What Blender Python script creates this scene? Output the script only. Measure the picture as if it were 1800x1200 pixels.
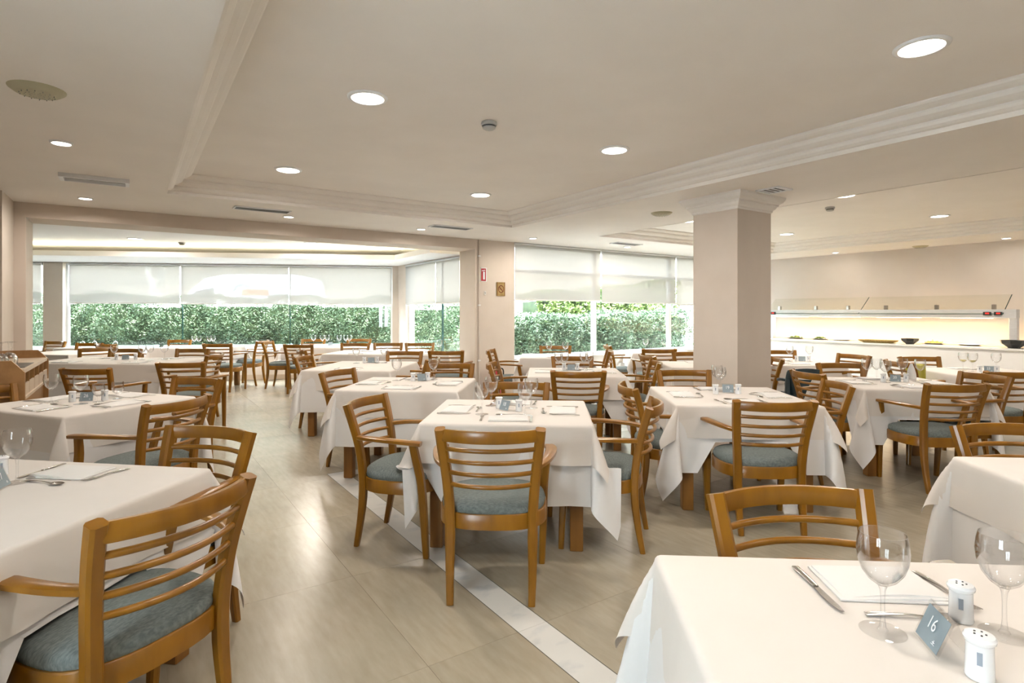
import bpy, math, random
from mathutils import Vector, Matrix
R = math.radians
random.seed(7)
scene = bpy.context.scene
for o in list(bpy.data.objects):
    bpy.data.objects.remove(o)
COL = scene.collection

# ------------------------------------------------------------------ camera
# x = sideways, y = away from the photographer, z = up
cam_data = bpy.data.cameras.new('camera')
cam_data.sensor_width = 36.0
cam_data.lens = 20.0
cam_data.shift_y = -52 / 1800
cam_data.clip_start = 0.05
cam_data.clip_end = 300
cam = bpy.data.objects.new('camera', cam_data)
COL.objects.link(cam)
cam.location = (0, 0, 1.4)
cam.rotation_euler = (R(90), 0, 0)
scene.camera = cam

# ------------------------------------------------------------------ world, sun, exposure
LAMP_BIG, LAMP_SMALL = 9.0, 5.0
w = bpy.data.worlds.new('sky')
scene.world = w
w.use_nodes = True
wn = w.node_tree.nodes
wn['Background'].inputs['Color'].default_value = (0.82, 0.91, 1.0, 1)
wn['Background'].inputs['Strength'].default_value = 15.0
sun_d = bpy.data.lights.new('sun', 'SUN')
sun_d.energy = 11.0
sun_d.angle = R(3)
sun_d.color = (1.0, 0.96, 0.9)
sun = bpy.data.objects.new('sun', sun_d)
COL.objects.link(sun)
sun.rotation_euler = (R(33), 0, R(40))
scene.view_settings.view_transform = 'Standard'
scene.view_settings.look = 'None'
scene.view_settings.gamma = 1.0
scene.view_settings.use_curve_mapping = False
scene.view_settings.exposure = 1.06
scene.cycles.transparent_max_bounces = 14
scene.cycles.max_bounces = 6
scene.cycles.diffuse_bounces = 3
scene.cycles.glossy_bounces = 3
scene.cycles.transmission_bounces = 3
scene.cycles.caustics_reflective = False
scene.cycles.caustics_refractive = False

# ------------------------------------------------------------------ materials
def new_mat(name):
    m = bpy.data.materials.new(name)
    m.use_nodes = True
    nt = m.node_tree
    return m, nt, nt.nodes['Principled BSDF']

def ramp_noise(nt, scale, c0, c1, coord='Object', stretch=(1, 1, 1), detail=4, p0=.35, p1=.65, rnd=False):
    tc = nt.nodes.new('ShaderNodeTexCoord')
    mp = nt.nodes.new('ShaderNodeMapping')
    mp.inputs['Scale'].default_value = stretch
    nt.links.new(tc.outputs[coord], mp.inputs['Vector'])
    if rnd:
        oi = nt.nodes.new('ShaderNodeObjectInfo')
        cb = nt.nodes.new('ShaderNodeCombineXYZ')
        mu = nt.nodes.new('ShaderNodeMath'); mu.operation = 'MULTIPLY'; mu.inputs[1].default_value = 37.0
        nt.links.new(oi.outputs['Random'], mu.inputs[0])
        nt.links.new(mu.outputs[0], cb.inputs[0]); nt.links.new(mu.outputs[0], cb.inputs[1])
        nt.links.new(cb.outputs[0], mp.inputs['Location'])
    n = nt.nodes.new('ShaderNodeTexNoise')
    n.inputs['Scale'].default_value = scale
    n.inputs['Detail'].default_value = detail
    nt.links.new(mp.outputs[0], n.inputs['Vector'])
    r = nt.nodes.new('ShaderNodeValToRGB')
    r.color_ramp.elements[0].position = p0
    r.color_ramp.elements[1].position = p1
    r.color_ramp.elements[0].color = (*c0, 1)
    r.color_ramp.elements[1].color = (*c1, 1)
    nt.links.new(n.outputs['Fac'], r.inputs['Fac'])
    return n, r, mp

def bump(nt, b, src, strength, dist=.002):
    bp = nt.nodes.new('ShaderNodeBump')
    bp.inputs['Strength'].default_value = strength
    bp.inputs['Distance'].default_value = dist
    nt.links.new(src, bp.inputs['Height'])
    nt.links.new(bp.outputs[0], b.inputs['Normal'])

def mat_noise(name, c0, c1, scale, rough=.6, spec=.5, metal=0, stretch=(1, 1, 1), bmp=0, rnd=False, coord='Object', bd=.002):
    m, nt, b = new_mat(name)
    n, r, mp = ramp_noise(nt, scale, c0, c1, coord, stretch, rnd=rnd)
    nt.links.new(r.outputs[0], b.inputs['Base Color'])
    b.inputs['Roughness'].default_value = rough
    b.inputs['Specular IOR Level'].default_value = spec
    b.inputs['Metallic'].default_value = metal
    if bmp:
        bump(nt, b, n.outputs['Fac'], bmp, bd)
    return m

def mat_emit(name, col, s):
    m, nt, b = new_mat(name)
    b.inputs['Base Color'].default_value = (*col, 1)
    b.inputs['Emission Color'].default_value = (*col, 1)
    b.inputs['Emission Strength'].default_value = s
    return m

def mat_glass(name, tint=(.97, .98, .98), rough=.0, low=.03, high=.75, power=3.5):
    m = bpy.data.materials.new(name)
    m.use_nodes = True
    nt = m.node_tree
    nt.nodes.clear()
    out = nt.nodes.new('ShaderNodeOutputMaterial')
    mix = nt.nodes.new('ShaderNodeMixShader')
    tr = nt.nodes.new('ShaderNodeBsdfTransparent')
    tr.inputs[0].default_value = (*tint, 1)
    gl = nt.nodes.new('ShaderNodeBsdfGlossy')
    gl.inputs['Roughness'].default_value = rough
    lw = nt.nodes.new('ShaderNodeLayerWeight')
    lw.inputs['Blend'].default_value = .5
    mr = nt.nodes.new('ShaderNodeMapRange')
    mr.inputs['To Min'].default_value = low
    mr.inputs['To Max'].default_value = high
    pw_ = nt.nodes.new('ShaderNodeMath')
    pw_.operation = 'POWER'
    pw_.inputs[1].default_value = power
    nt.links.new(lw.outputs['Facing'], pw_.inputs[0])
    nt.links.new(pw_.outputs[0], mr.inputs['Value'])
    nt.links.new(mr.outputs[0], mix.inputs[0])
    nt.links.new(tr.outputs[0], mix.inputs[1])
    nt.links.new(gl.outputs[0], mix.inputs[2])
    nt.links.new(mix.outputs[0], out.inputs[0])
    return m

M = {}
M['wall'] = mat_noise('wall_paint_beige', (.66, .575, .495), (.69, .605, .525), 3, .7, .3)
M['jamb'] = M['wall']
M['ceiling'] = mat_noise('ceiling_paint', (.85, .815, .77), (.88, .845, .80), 2, .75, .3)
M['bayceil'] = mat_noise('bay_ceiling_paint', (.90, .89, .885), (.92, .91, .905), 2, .75, .3)
M['buffetwall'] = mat_noise('buffet_wall_paint', (.74, .67, .61), (.77, .70, .64), 2, .6, .3)
M['white'] = mat_noise('white_paint', (.80, .79, .77), (.84, .83, .81), 3, .5, .4)
M['whiteframe'] = mat_noise('white_frame_lacquer', (.82, .83, .84), (.85, .86, .87), 3, .35, .5)
M['concrete'] = mat_noise('pavement', (.66, .64, .60), (.76, .74, .70), 2, .9, .2)
M['wood'] = mat_noise('honey_beech', (.205, .083, .004), (.275, .116, .006), 14, .28, .55, stretch=(1, 1, .25), rnd=True)
M['darkwood'] = mat_noise('brown_table_leg', (.22, .095, .018), (.29, .125, .026), 14, .4, .5, stretch=(1, 1, .2), rnd=True)
M['sidewood'] = mat_noise('sideboard_veneer', (.30, .155, .055), (.40, .22, .085), 10, .4, .5, stretch=(1, .2, 1))
M['sidetop'] = mat_noise('sideboard_top_laminate', (.56, .44, .33), (.62, .50, .38), 6, .35, .5)
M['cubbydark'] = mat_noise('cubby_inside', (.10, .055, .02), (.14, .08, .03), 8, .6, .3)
M['fabric'] = mat_noise('blue_grey_chenille', (.13, .15, .145), (.20, .225, .215), 60, .95, .15, stretch=(1, 3, 1), bmp=.5, rnd=True)
M['steel'] = mat_noise('polished_steel', (.50, .49, .47), (.62, .61, .59), 8, .16, .5, metal=1)
M['alu'] = mat_noise('brushed_aluminium', (.62, .63, .64), (.68, .69, .70), 8, .35, .5, metal=.35, stretch=(1, 1, 6))
M['ceramic'] = mat_noise('white_ceramic', (.78, .79, .80), (.82, .83, .84), 6, .18, .5)
M['card'] = mat_noise('blue_grey_card', (.22, .275, .305), (.25, .305, .335), 10, .45, .4)
M['print'] = mat_noise('white_print', (.82, .84, .86), (.85, .87, .89), 10, .5, .3)
M['marking'] = mat_noise('grey_marking', (.30, .34, .40), (.35, .40, .46), 10, .5, .3)
M['plastic'] = mat_noise('dark_teal_plastic', (.010, .028, .038), (.018, .04, .052), 8, .35, .5)
M['black'] = mat_noise('black_bowl', (.018, .02, .02), (.035, .04, .038), 8, .3, .5)
M['tray'] = mat_noise('olive_wood', (.30, .20, .06), (.46, .33, .12), 20, .5, .4, stretch=(1, 4, 1))
M['vent'] = mat_noise('grey_vent', (.20, .20, .20), (.25, .25, .25), 8, .5, .4)
M['ventdark'] = mat_noise('vent_shadow_slot', (.07, .07, .07), (.10, .10, .10), 8, .7, .2)
M['ivory'] = mat_noise('ivory_plastic', (.44, .41, .28), (.48, .45, .31), 8, .5, .4)
M['detector'] = mat_noise('pale_grey_plastic', (.44, .44, .42), (.50, .50, .48), 8, .5, .4)
M['red'] = mat_noise('sign_red', (.40, .02, .03), (.46, .03, .04), 8, .45, .4)
M['brass'] = mat_noise('bronze_plaque', (.38, .27, .10), (.48, .35, .15), 12, .4, .5, metal=.5)
M['darkred'] = mat_noise('dark_red_print', (.14, .02, .01), (.17, .025, .012), 8, .5, .4)
M['greenedge'] = mat_noise('dark_glass_edge', (.02, .055, .05), (.03, .075, .065), 8, .2, .5)
M['rubber'] = mat_noise('black_rubber', (.02, .02, .02), (.03, .03, .03), 8, .7, .3)
M['greendish'] = mat_noise('salad_green', (.10, .20, .03), (.22, .32, .07), 40, .7, .3)
M['yellowfood'] = mat_noise('golden_food', (.60, .40, .10), (.74, .55, .20), 40, .7, .3)
M['planter'] = mat_noise('blue_grey_planter', (.42, .52, .56), (.50, .60, .64), 5, .7, .3)
M['orange'] = mat_noise('orange_print', (.75, .20, .10), (.80, .24, .12), 5, .5, .4)
M['facade'] = mat_noise('beige_facade', (.30, .27, .23), (.36, .33, .28), 1, .9, .2)
M['joint'] = mat_noise('dark_joint', (.09, .08, .06), (.12, .105, .08), 8, .6, .3)
M['van'] = mat_noise('white_van_paint', (.82, .83, .85), (.85, .86, .88), 3, .25, .5)
M['vanglass'] = mat_noise('dark_van_glass', (.05, .06, .07), (.07, .08, .09), 3, .1, .5)
M['bark'] = mat_noise('pale_bark', (.55, .52, .48), (.70, .67, .62), 12, .9, .2)
M['yellow'] = mat_noise('yellow_green_plastic', (.45, .42, .05), (.52, .48, .08), 8, .4, .4)
M['lens'] = mat_emit('lamp_lens_glow', (1.0, .93, .80), 9.0)
M['cove'] = mat_emit('cove_strip_glow', (1.0, .88, .58), 17.0)
M['buffetlamp'] = mat_emit('warm_lamp_tube', (1.0, .72, .38), 8.0)
M['led'] = mat_emit('red_led_digits', (.8, .03, .02), .35)
M['glass'] = mat_glass('clear_drinking_glass', (.990, .992, .994), 0, .02, .85, 1.6)
M['footglass'] = mat_glass('clear_glass_foot', (.992, .994, .996), 0, .02, .85, 4.0)
M['pane'] = mat_glass('window_glass', (.95, .975, .965), 0, .03, .7)
M['guard'] = mat_glass('sneeze_guard_glass', (.97, .975, .95), 0, .03, .6)
M['acrylic'] = mat_glass('clear_acrylic', (.975, .98, .98), .05, .04, .6)

def make_cloth(name, c0, c1):
    m, nt, b = new_mat(name)
    n, r, mp = ramp_noise(nt, 2.2, c0, c1)
    nt.links.new(r.outputs[0], b.inputs['Base Color'])
    n2 = nt.nodes.new('ShaderNodeTexNoise')
    n2.inputs['Scale'].default_value = 5.0
    n2.inputs['Detail'].default_value = 2
    nt.links.new(mp.outputs[0], n2.inputs['Vector'])
    bump(nt, b, n2.outputs['Fac'], .25, .02)
    b.inputs['Roughness'].default_value = .85
    b.inputs['Specular IOR Level'].default_value = .2
    b.inputs['Sheen Weight'].default_value = .15
    return m
M['cloth'] = make_cloth('cream_table_linen', (.675, .625, .575), (.705, .655, .605))
M['under'] = make_cloth('daylight_tinted_linen', (.71, .69, .675), (.74, .725, .71))  # same linen as the top cloth, whitened to stand for daylight on it
M['napkin'] = make_cloth('white_napkin_linen', (.70, .68, .655), (.73, .71, .685))

def make_stone():
    m, nt, b = new_mat('beige_veined_stone')
    n, r, mp = ramp_noise(nt, 6.0, (.335, .288, .21), (.392, .342, .26), 'Object', (5.0, 1, 1), 10, .3, .7, rnd=True)
    n2, r2, mp2 = ramp_noise(nt, 1.0, (.86, .86, .86), (1.06, 1.05, 1.04), 'Object', (1, 1, 1), 3, .3, .7, rnd=True)
    mx = nt.nodes.new('ShaderNodeMix'); mx.data_type = 'RGBA'; mx.blend_type = 'MULTIPLY'
    mx.inputs[0].default_value = 1
    nt.links.new(r.outputs[0], mx.inputs[6]); nt.links.new(r2.outputs[0], mx.inputs[7])
    nt.links.new(mx.outputs[2], b.inputs['Base Color'])
    rr = nt.nodes.new('ShaderNodeMapRange')
    rr.inputs['To Min'].default_value = .21; rr.inputs['To Max'].default_value = .29
    nt.links.new(n2.outputs['Fac'], rr.inputs['Value'])
    nt.links.new(rr.outputs[0], b.inputs['Roughness'])
    b.inputs['Specular IOR Level'].default_value = .4
    return m
M['stone'] = make_stone()
m_, nt_, b_ = new_mat('white_marble')
n_, r_, mp_ = ramp_noise(nt_, 5, (.50, .51, .51), (.64, .625, .585), 'Object', (1, 1.6, 1), 9, .30, .46, rnd=True)
nt_.links.new(r_.outputs[0], b_.inputs['Base Color'])
b_.inputs['Roughness'].default_value = .18
M['marble'] = m_

def make_leaf(name, c0, c1, c2):
    m, nt, b = new_mat(name)
    n, r, mp = ramp_noise(nt, 7.0, c0, c2, 'Object', (1, 1, 1), 6, .3, .72)
    e = r.color_ramp.elements.new(.5); e.color = (*c1, 1)
    nt.links.new(r.outputs[0], b.inputs['Base Color'])
    b.inputs['Roughness'].default_value = .45
    return m
M['leaf'] = make_leaf('hedge_leaf', (.03, .065, .035), (.095, .155, .085), (.27, .33, .22))
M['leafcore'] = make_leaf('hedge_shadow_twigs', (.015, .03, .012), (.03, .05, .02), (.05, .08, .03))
M['bamboo'] = make_leaf('bamboo_leaf', (.06, .11, .03), (.16, .23, .07), (.34, .38, .17))

def make_blind():
    m = bpy.data.materials.new('white_screen_fabric')
    m.use_nodes = True
    nt = m.node_tree
    nt.nodes.clear()
    out = nt.nodes.new('ShaderNodeOutputMaterial')
    d = nt.nodes.new('ShaderNodeBsdfDiffuse'); d.inputs[0].default_value = (.80, .77, .72, 1)
    t = nt.nodes.new('ShaderNodeBsdfTranslucent'); t.inputs[0].default_value = (.085, .08, .076, 1)
    tr = nt.nodes.new('ShaderNodeBsdfTransparent'); tr.inputs[0].default_value = (1, 1, 1, 1)
    m1 = nt.nodes.new('ShaderNodeMixShader'); m1.inputs[0].default_value = .5
    m2 = nt.nodes.new('ShaderNodeMixShader'); m2.inputs[0].default_value = .048
    nt.links.new(d.outputs[0], m1.inputs[1]); nt.links.new(t.outputs[0], m1.inputs[2])
    nt.links.new(m1.outputs[0], m2.inputs[1]); nt.links.new(tr.outputs[0], m2.inputs[2])
    nt.links.new(m2.outputs[0], out.inputs[0])
    return m
M['blind'] = make_blind()

# ------------------------------------------------------------------ mesh helpers
OCT = [(1, -.62), (1, .62), (.62, 1), (-.62, 1), (-1, .62), (-1, -.62), (-.62, -1), (.62, -1)]
RND = [(math.cos(i * math.pi / 5), math.sin(i * math.pi / 5)) for i in range(10)]

class MB:
    def __init__(s):
        s.v, s.f = [], []
    def box(s, x0, x1, y0, y1, z0, z1):
        n = len(s.v)
        s.v += [(x0, y0, z0), (x1, y0, z0), (x1, y1, z0), (x0, y1, z0), (x0, y0, z1), (x1, y0, z1), (x1, y1, z1), (x0, y1, z1)]
        s.f += [tuple(n + i for i in q) for q in ((3, 2, 1, 0), (4, 5, 6, 7), (0, 1, 5, 4), (1, 2, 6, 5), (2, 3, 7, 6), (3, 0, 4, 7))]
        return s
    def cbox(s, x0, x1, y0, y1, z0, z1, c):
        """box with chamfered edges"""
        n = len(s.v)
        rings = [(c, z0), (0, z0 + c), (0, z1 - c), (c, z1)]
        for ins, z in rings:
            a0, a1, b0, b1 = x0 + ins, x1 - ins, y0 + ins, y1 - ins
            k = c
            s.v += [(a0 + k, b0, z), (a1 - k, b0, z), (a1, b0 + k, z), (a1, b1 - k, z), (a1 - k, b1, z), (a0 + k, b1, z), (a0, b1 - k, z), (a0, b0 + k, z)]
        for r in range(3):
            for i in range(8):
                j = (i + 1) % 8
                s.f.append((n + r * 8 + i, n + r * 8 + j, n + r * 8 + 8 + j, n + r * 8 + 8 + i))
        s.f.append(tuple(n + i for i in range(7, -1, -1)))
        s.f.append(tuple(n + 24 + i for i in range(8)))
        return s
    def prism(s, poly, z0, z1):
        n, k = len(s.v), len(poly)
        s.v += [(x, y, z0) for x, y in poly] + [(x, y, z1) for x, y in poly]
        s.f.append(tuple(n + i for i in range(k - 1, -1, -1)))
        s.f.append(tuple(n + k + i for i in range(k)))
        for i in range(k):
            j = (i + 1) % k
            s.f.append((n + i, n + j, n + k + j, n + k + i))
        return s
    def sweep(s, path, a, b, ref, prof=OCT):
        path = [Vector(p) for p in path]
        ref = Vector(ref)
        m, k = len(path), len(prof)
        base = len(s.v)
        for i, p in enumerate(path):
            t = (path[min(i + 1, m - 1)] - path[max(i - 1, 0)]).normalized()
            sd = ref.cross(t).normalized()
            up = t.cross(sd)
            ai = a[i] if isinstance(a, (list, tuple)) else a
            bi = b[i] if isinstance(b, (list, tuple)) else b
            for cx, cy in prof:
                s.v.append(tuple(p + sd * (ai * cx) + up * (bi * cy)))
        for i in range(m - 1):
            for j in range(k):
                j2 = (j + 1) % k
                s.f.append((base + i * k + j, base + i * k + j2, base + (i + 1) * k + j2, base + (i + 1) * k + j))
        s.f.append(tuple(base + j for j in range(k - 1, -1, -1)))
        s.f.append(tuple(base + (m - 1) * k + j for j in range(k)))
        return s
    def lathe(s, prof, n=20, c=(0, 0)):
        base = len(s.v)
        for r, z in prof:
            for i in range(n):
                t = 2 * math.pi * i / n
                s.v.append((c[0] + r * math.cos(t), c[1] + r * math.sin(t), z))
        for k in range(len(prof) - 1):
            for i in range(n):
                j = (i + 1) % n
                s.f.append((base + k * n + i, base + k * n + j, base + (k + 1) * n + j, base + (k + 1) * n + i))
        return s
    def cap(s, r, z, n=20, c=(0, 0), up=True):
        base = len(s.v)
        s.v += [(c[0] + r * math.cos(2 * math.pi * i / n), c[1] + r * math.sin(2 * math.pi * i / n), z) for i in range(n)]
        q = list(range(base, base + n))
        s.f.append(tuple(q if up else q[::-1]))
        return s
    def mesh(s, name, mat, smooth=None):
        me = bpy.data.meshes.new(name)
        me.from_pydata(s.v, [], s.f)
        me.materials.append(mat if not isinstance(mat, str) else M[mat])
        if smooth is not None:
            me.shade_smooth()
            me.set_sharp_from_angle(angle=R(smooth))
        me.update()
        return me
    def build(s, name, mat, parent=None, smooth=None, loc=None, rz=None):
        return link(name, s.mesh(name, mat, smooth), parent, loc, rz)

def link(name, me, parent=None, loc=None, rz=None):
    o = bpy.data.objects.new(name, me)
    COL.objects.link(o)
    if parent is not None:
        o.parent = parent
    if loc is not None:
        o.location = loc
    if rz is not None:
        o.rotation_euler = (0, 0, rz)
    return o

def empty(name, loc=(0, 0, 0), rz=0):
    o = bpy.data.objects.new(name, None)
    o.empty_display_size = .1
    COL.objects.link(o)
    o.location = loc
    o.rotation_euler = (0, 0, rz)
    return o

def tag(o, label, cat, group=None, kind=None):
    o['label'] = label
    o['category'] = cat
    if group:
        o['group'] = group
    if kind:
        o['kind'] = kind
    return o

def struct(o, label=None):
    o['kind'] = 'structure'
    if label:
        o['label'] = label
    return o

def copy_tree(o, parent=None):
    c = o.copy()
    COL.objects.link(c)
    c.parent = parent
    for ch in list(o.children):
        copy_tree(ch, c)
    return c

def cr(pts, n=4):
    """Catmull-Rom through control points"""
    P = [Vector(p) for p in pts]
    out = []
    for i in range(len(P) - 1):
        p0, p1, p2, p3 = P[max(i - 1, 0)], P[i], P[i + 1], P[min(i + 2, len(P) - 1)]
        for k in range(n):
            t = k / n
            out.append(.5 * ((2 * p1) + (p2 - p0) * t + (2 * p0 - 5 * p1 + 4 * p2 - p3) * t * t + (3 * p1 - p0 - 3 * p2 + p3) * t ** 3))
    out.append(P[-1])
    return out

# ------------------------------------------------------------------ room frame: u along the window wall, v out through it
P0 = Vector((.04, 9.66, 0))
ANG = math.atan2(.556, .831)
UB = Vector((math.cos(ANG), math.sin(ANG), 0))
VA = Vector((-math.sin(ANG), math.cos(ANG), 0))
def uv(u, v, z=0.0):
    return P0 + UB * u + VA * v + Vector((0, 0, z))
def xy2uv(x, y):
    d = Vector((x, y, 0)) - P0
    return d.dot(UB), d.dot(VA)
QB = Vector((-2.44, 12.2, 0))
ANG_BB = math.atan2(.144, .989)        # bay's long window wall
ANG_BR = math.atan2(-.831, .556)       # bay's short right window wall
def room(o):
    o.location = P0
    o.rotation_euler = (0, 0, ANG)
    return o
def bayb(o):
    o.location = QB
    o.rotation_euler = (0, 0, ANG_BB)
    return o
def bayr(o):
    o.location = QB
    o.rotation_euler = (0, 0, ANG_BR)
    return o
ZC, ZT = 2.58, 2.76

DB = Vector((math.cos(ANG_BB), math.sin(ANG_BB), 0))
NB = Vector((-math.sin(ANG_BB), math.cos(ANG_BB), 0))
def bp(t, y):
    p = QB + DB * t + NB * y
    return (p.x, p.y)
bl = uv(-12, .3)
jr = uv(-.66, .0)
BAYPOLY = [(jr.x, jr.y), (QB.x + .18, QB.y + .12), bp(0, .2), bp(-8.6, .2), (bl.x, bl.y)]

# floor slab + tiles
fl = MB()
a_, b2_, c_, d_ = uv(-7.6, -12.2), uv(6.85, -12.2), uv(6.85, .2), uv(-7.6, .2)
fl.prism([(a_.x, a_.y), (b2_.x, b2_.y), (c_.x, c_.y), (d_.x, d_.y)], -.15, -.0016)
fl.prism(BAYPOLY, -.15, -.0018)
floor = struct(fl.build('floor', 'stone'), 'polished beige stone floor with a white marble border strip')

def inside(poly, x, y):
    c = False
    for i in range(len(poly)):
        x1, y1 = poly[i]; x2, y2 = poly[i - 1]
        if (y1 > y) != (y2 > y) and x < (x2 - x1) * (y - y1) / (y2 - y1) + x1:
            c = not c
    return c
tile_cache = {}
def tile(u0, u1, v0, v1, name='floor_tile', mat='stone'):
    g = .0006
    key = (round(u1 - u0, 3), round(v1 - v0, 3), mat)
    if key not in tile_cache:
        hx, hy = (u1 - u0) / 2 - g, (v1 - v0) / 2 - g
        tile_cache[key] = MB().box(-hx, hx, -hy, hy, -.006, 0).mesh(name, mat)
    o = link(name, tile_cache[key], floor, uv((u0 + u1) / 2, (v0 + v1) / 2), ANG)
ue_l = [-4.0, -4.43] + [-4.43 - .86 * k for k in range(1, 5)]
ue_r = [-3.845 + .86 * k for k in range(0, 13)]
ve_lo = [-3.185 - .923 * k for k in range(0, 7)]
ve_hi = [-3.03 + .923 * k for k in range(0, 11)]
for i in range(len(ve_lo) - 1):
    v1, v0 = ve_lo[i], ve_lo[i + 1]
    for k in range(len(ue_l) - 1):
        tile(ue_l[k + 1], ue_l[k], v0, v1)
    for k in range(len(ue_r) - 1):
        tile(ue_r[k], ue_r[k + 1], v0, v1)
    tile(-4.0, -3.845, v0, v1, 'marble_strip', 'marble')
for k in range(len(ue_l) - 1):
    tile(ue_l[k + 1], ue_l[k], -3.185, -3.03)
tile(-4.0, -3.845, -3.185, -3.03, 'marble_strip', 'marble')
for k in range(len(ue_r) - 1):
    tile(ue_r[k], ue_r[k + 1], -3.185, -3.03, 'marble_strip', 'marble')
for i in range(len(ve_hi) - 1):
    v0, v1 = ve_hi[i], ve_hi[i + 1]
    cols = [(ue_l[k + 1], ue_l[k]) for k in range(1, len(ue_l) - 1)] + [(-4.43, -3.845)] + [(ue_r[k], ue_r[k + 1]) for k in range(len(ue_r) - 1)]
    for j in range(1, 6):
        cols.append((ue_l[-1] - .86 * j, ue_l[-1] - .86 * (j - 1)))
    for u0, u1 in cols:
        um, vm = (u0 + u1) / 2, (v0 + v1) / 2
        if vm < 0:
            if u0 >= -8.0:
                tile(u0, u1, v0, v1)
        else:
            if v0 < 0 and u0 > -8 :
                tile(u0, u1, v0, v1)
                continue
            p = uv(um, vm)
            if inside(BAYPOLY, p.x, p.y):
                tile(u0, u1, v0, v1)

for nm, (u0, u1, v0, v1) in enumerate(((-4.002, -3.998, -8.7, -3.03), (-3.847, -3.843, -8.7, -3.185), (-4.0, 6.6, -3.032, -3.028), (-3.845, 6.6, -3.187, -3.183))):
    jn = MB().box(u0, u1, v0, v1, -.004, .0004).build('strip_joint', 'joint', floor)
    jn.location = P0; jn.rotation_euler = (0, 0, ANG)
# walls
struct(room(MB().box(-6.35, -.77, 0, .52, 2.42, 3.05).build('wall_opening_header', 'wall')), 'beige beam over the wide opening to the bay')
struct(room(MB().box(-12.5, -6.35, 0, .52, 0, 3.05).build('wall_opening_left', 'wall')))
struct(room(MB().box(-.77, 0, 0, .52, 0, 3.05).build('wall_pilaster', 'wall')), 'beige pier between the bay opening and the garden windows')
wl = MB().box(-6.75, -6.45, -.66, 0, 0, 3.05).box(-7.6, -6.75, -.66, -.5, 0, 3.05).box(-7.6, -7.4, -12.2, -8.3, 0, 3.05).box(-7.6, -7.4, -7.2, -.66, 0, 3.05).box(-7.6, -7.4, -8.3, -7.2, 0, .7).box(-7.6, -7.4, -8.3, -7.2, 2.1, 3.05)
struct(room(wl.build('wall_left', 'wall')))
struct(room(MB().box(0, 6.85, 0, .2, 0, .60).box(0, 6.85, 0.02, .2, 2.56, 3.05).box(5.9, 6.85, 0.02, .2, .6, 2.56).build('wall_window', 'white')))
struct(room(MB().box(6.65, 6.85, -12.2, .2, 0, 3.05).build('wall_right', 'buffetwall')))
struct(room(MB().box(-7.6, 6.85, -12.2, -12.0, 0, 3.05).build('wall_back', 'wall')))
struct(bayb(MB().box(-8.8, .2, 0, .2, 0, .6).box(-8.8, .2, 0, .2, 2.37, 3.05).box(-6.85, -6.5, -.04, .2, .6, 2.37)
            .box(-.12, .22, 0, .2, .6, 2.37).build('wall_bay', 'wall')))
struct(bayr(MB().box(0, 2.9, 0, .2, 0, .6).box(0, 2.9, 0, .2, 2.37, 3.05).box(0, .40, 0, .2, .6, 2.37)
            .box(2.78, 3.0, 0, .2, .6, 2.37).build('wall_bay_side', 'wall')))
p1, p2 = bp(-8.6, .2), (bl.x, bl.y)
wv = MB().prism([p1, p2, (p2[0] - .2, p2[1]), (p1[0] - .2, p1[1])], 0, 3.05)
struct(wv.build('wall_bay_end', 'wall'))
struct(bayb(MB().box(-8.8, .0, -.012, 0, 0, .10).build('baseboard_bay', 'sidetop')))
struct(room(MB().box(-.73, -.01, -.012, 0, 0, .09).build('baseboard_pilaster', 'wall')))

# ceilings
def ceiling_main():
    m = MB()
    U = [-7.6, -5.12, -.965, .65, 5.35, 6.85]
    V = [-12.2, -11.0, -1.38, .05]
    def q(u0, u1, v0, v1, z, z2=3.0):
        m.box(u0, u1, v0, v1, z, z2)
    q(U[0], U[5], V[0], V[1], ZC)
    q(U[0], U[5], V[2], V[3], ZC)
    q(U[0], U[1], V[1], V[2], ZC)
    q(U[2], U[3], V[1], V[2], ZC)
    q(U[4], U[5], V[1], V[2], ZC)
    q(U[1], U[2], V[1], V[2], ZT)
    q(U[3], U[4], V[1], V[2], ZT)
    return m
struct(room(ceiling_main().build('ceiling', 'ceiling')), 'cream plaster ceiling with two recessed trays')
struct(room(MB().box(-7.7, 6.9, -12.3, .3, 3.0, 3.1).build('roof_sun_block', 'ceiling')))  # unseen slab added over the ceiling so no sun leaks in

PROF = [(0, -.002), (.012, -.002), (.012, .03), (.035, .034), (.06, .048), (.068, .066), (.068, .078), (.10, .088), (.13, .104), (.142, .124),
        (.142, .136), (.175, .146), (.20, .158), (.212, .172), (.212, .181)]
def cornice(name, u0, u1, v0, v1, z=ZC, prof=PROF, inward=1, mat='ceiling'):
    m = MB()
    for wd, h in prof:
        wi = wd * inward
        m.v += [(u0 + wi, v0 + wi, z + h), (u1 - wi, v0 + wi, z + h), (u1 - wi, v1 - wi, z + h), (u0 + wi, v1 - wi, z + h)]
    for k in range(len(prof) - 1):
        for i in range(4):
            j = (i + 1) % 4
            m.f.append((k * 4 + i, k * 4 + j, k * 4 + 4 + j, k * 4 + 4 + i))
    return struct(room(m.build(name, mat)))
cornice('trim_1', -5.12, -.965, -11.0, -1.38)['label'] = 'stepped plaster cornice around the main ceiling tray'
cornice('trim_2', .65, 5.35, -11.0, -1.38)['label'] = 'stepped plaster cornice around the ceiling tray by the buffet'
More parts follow.
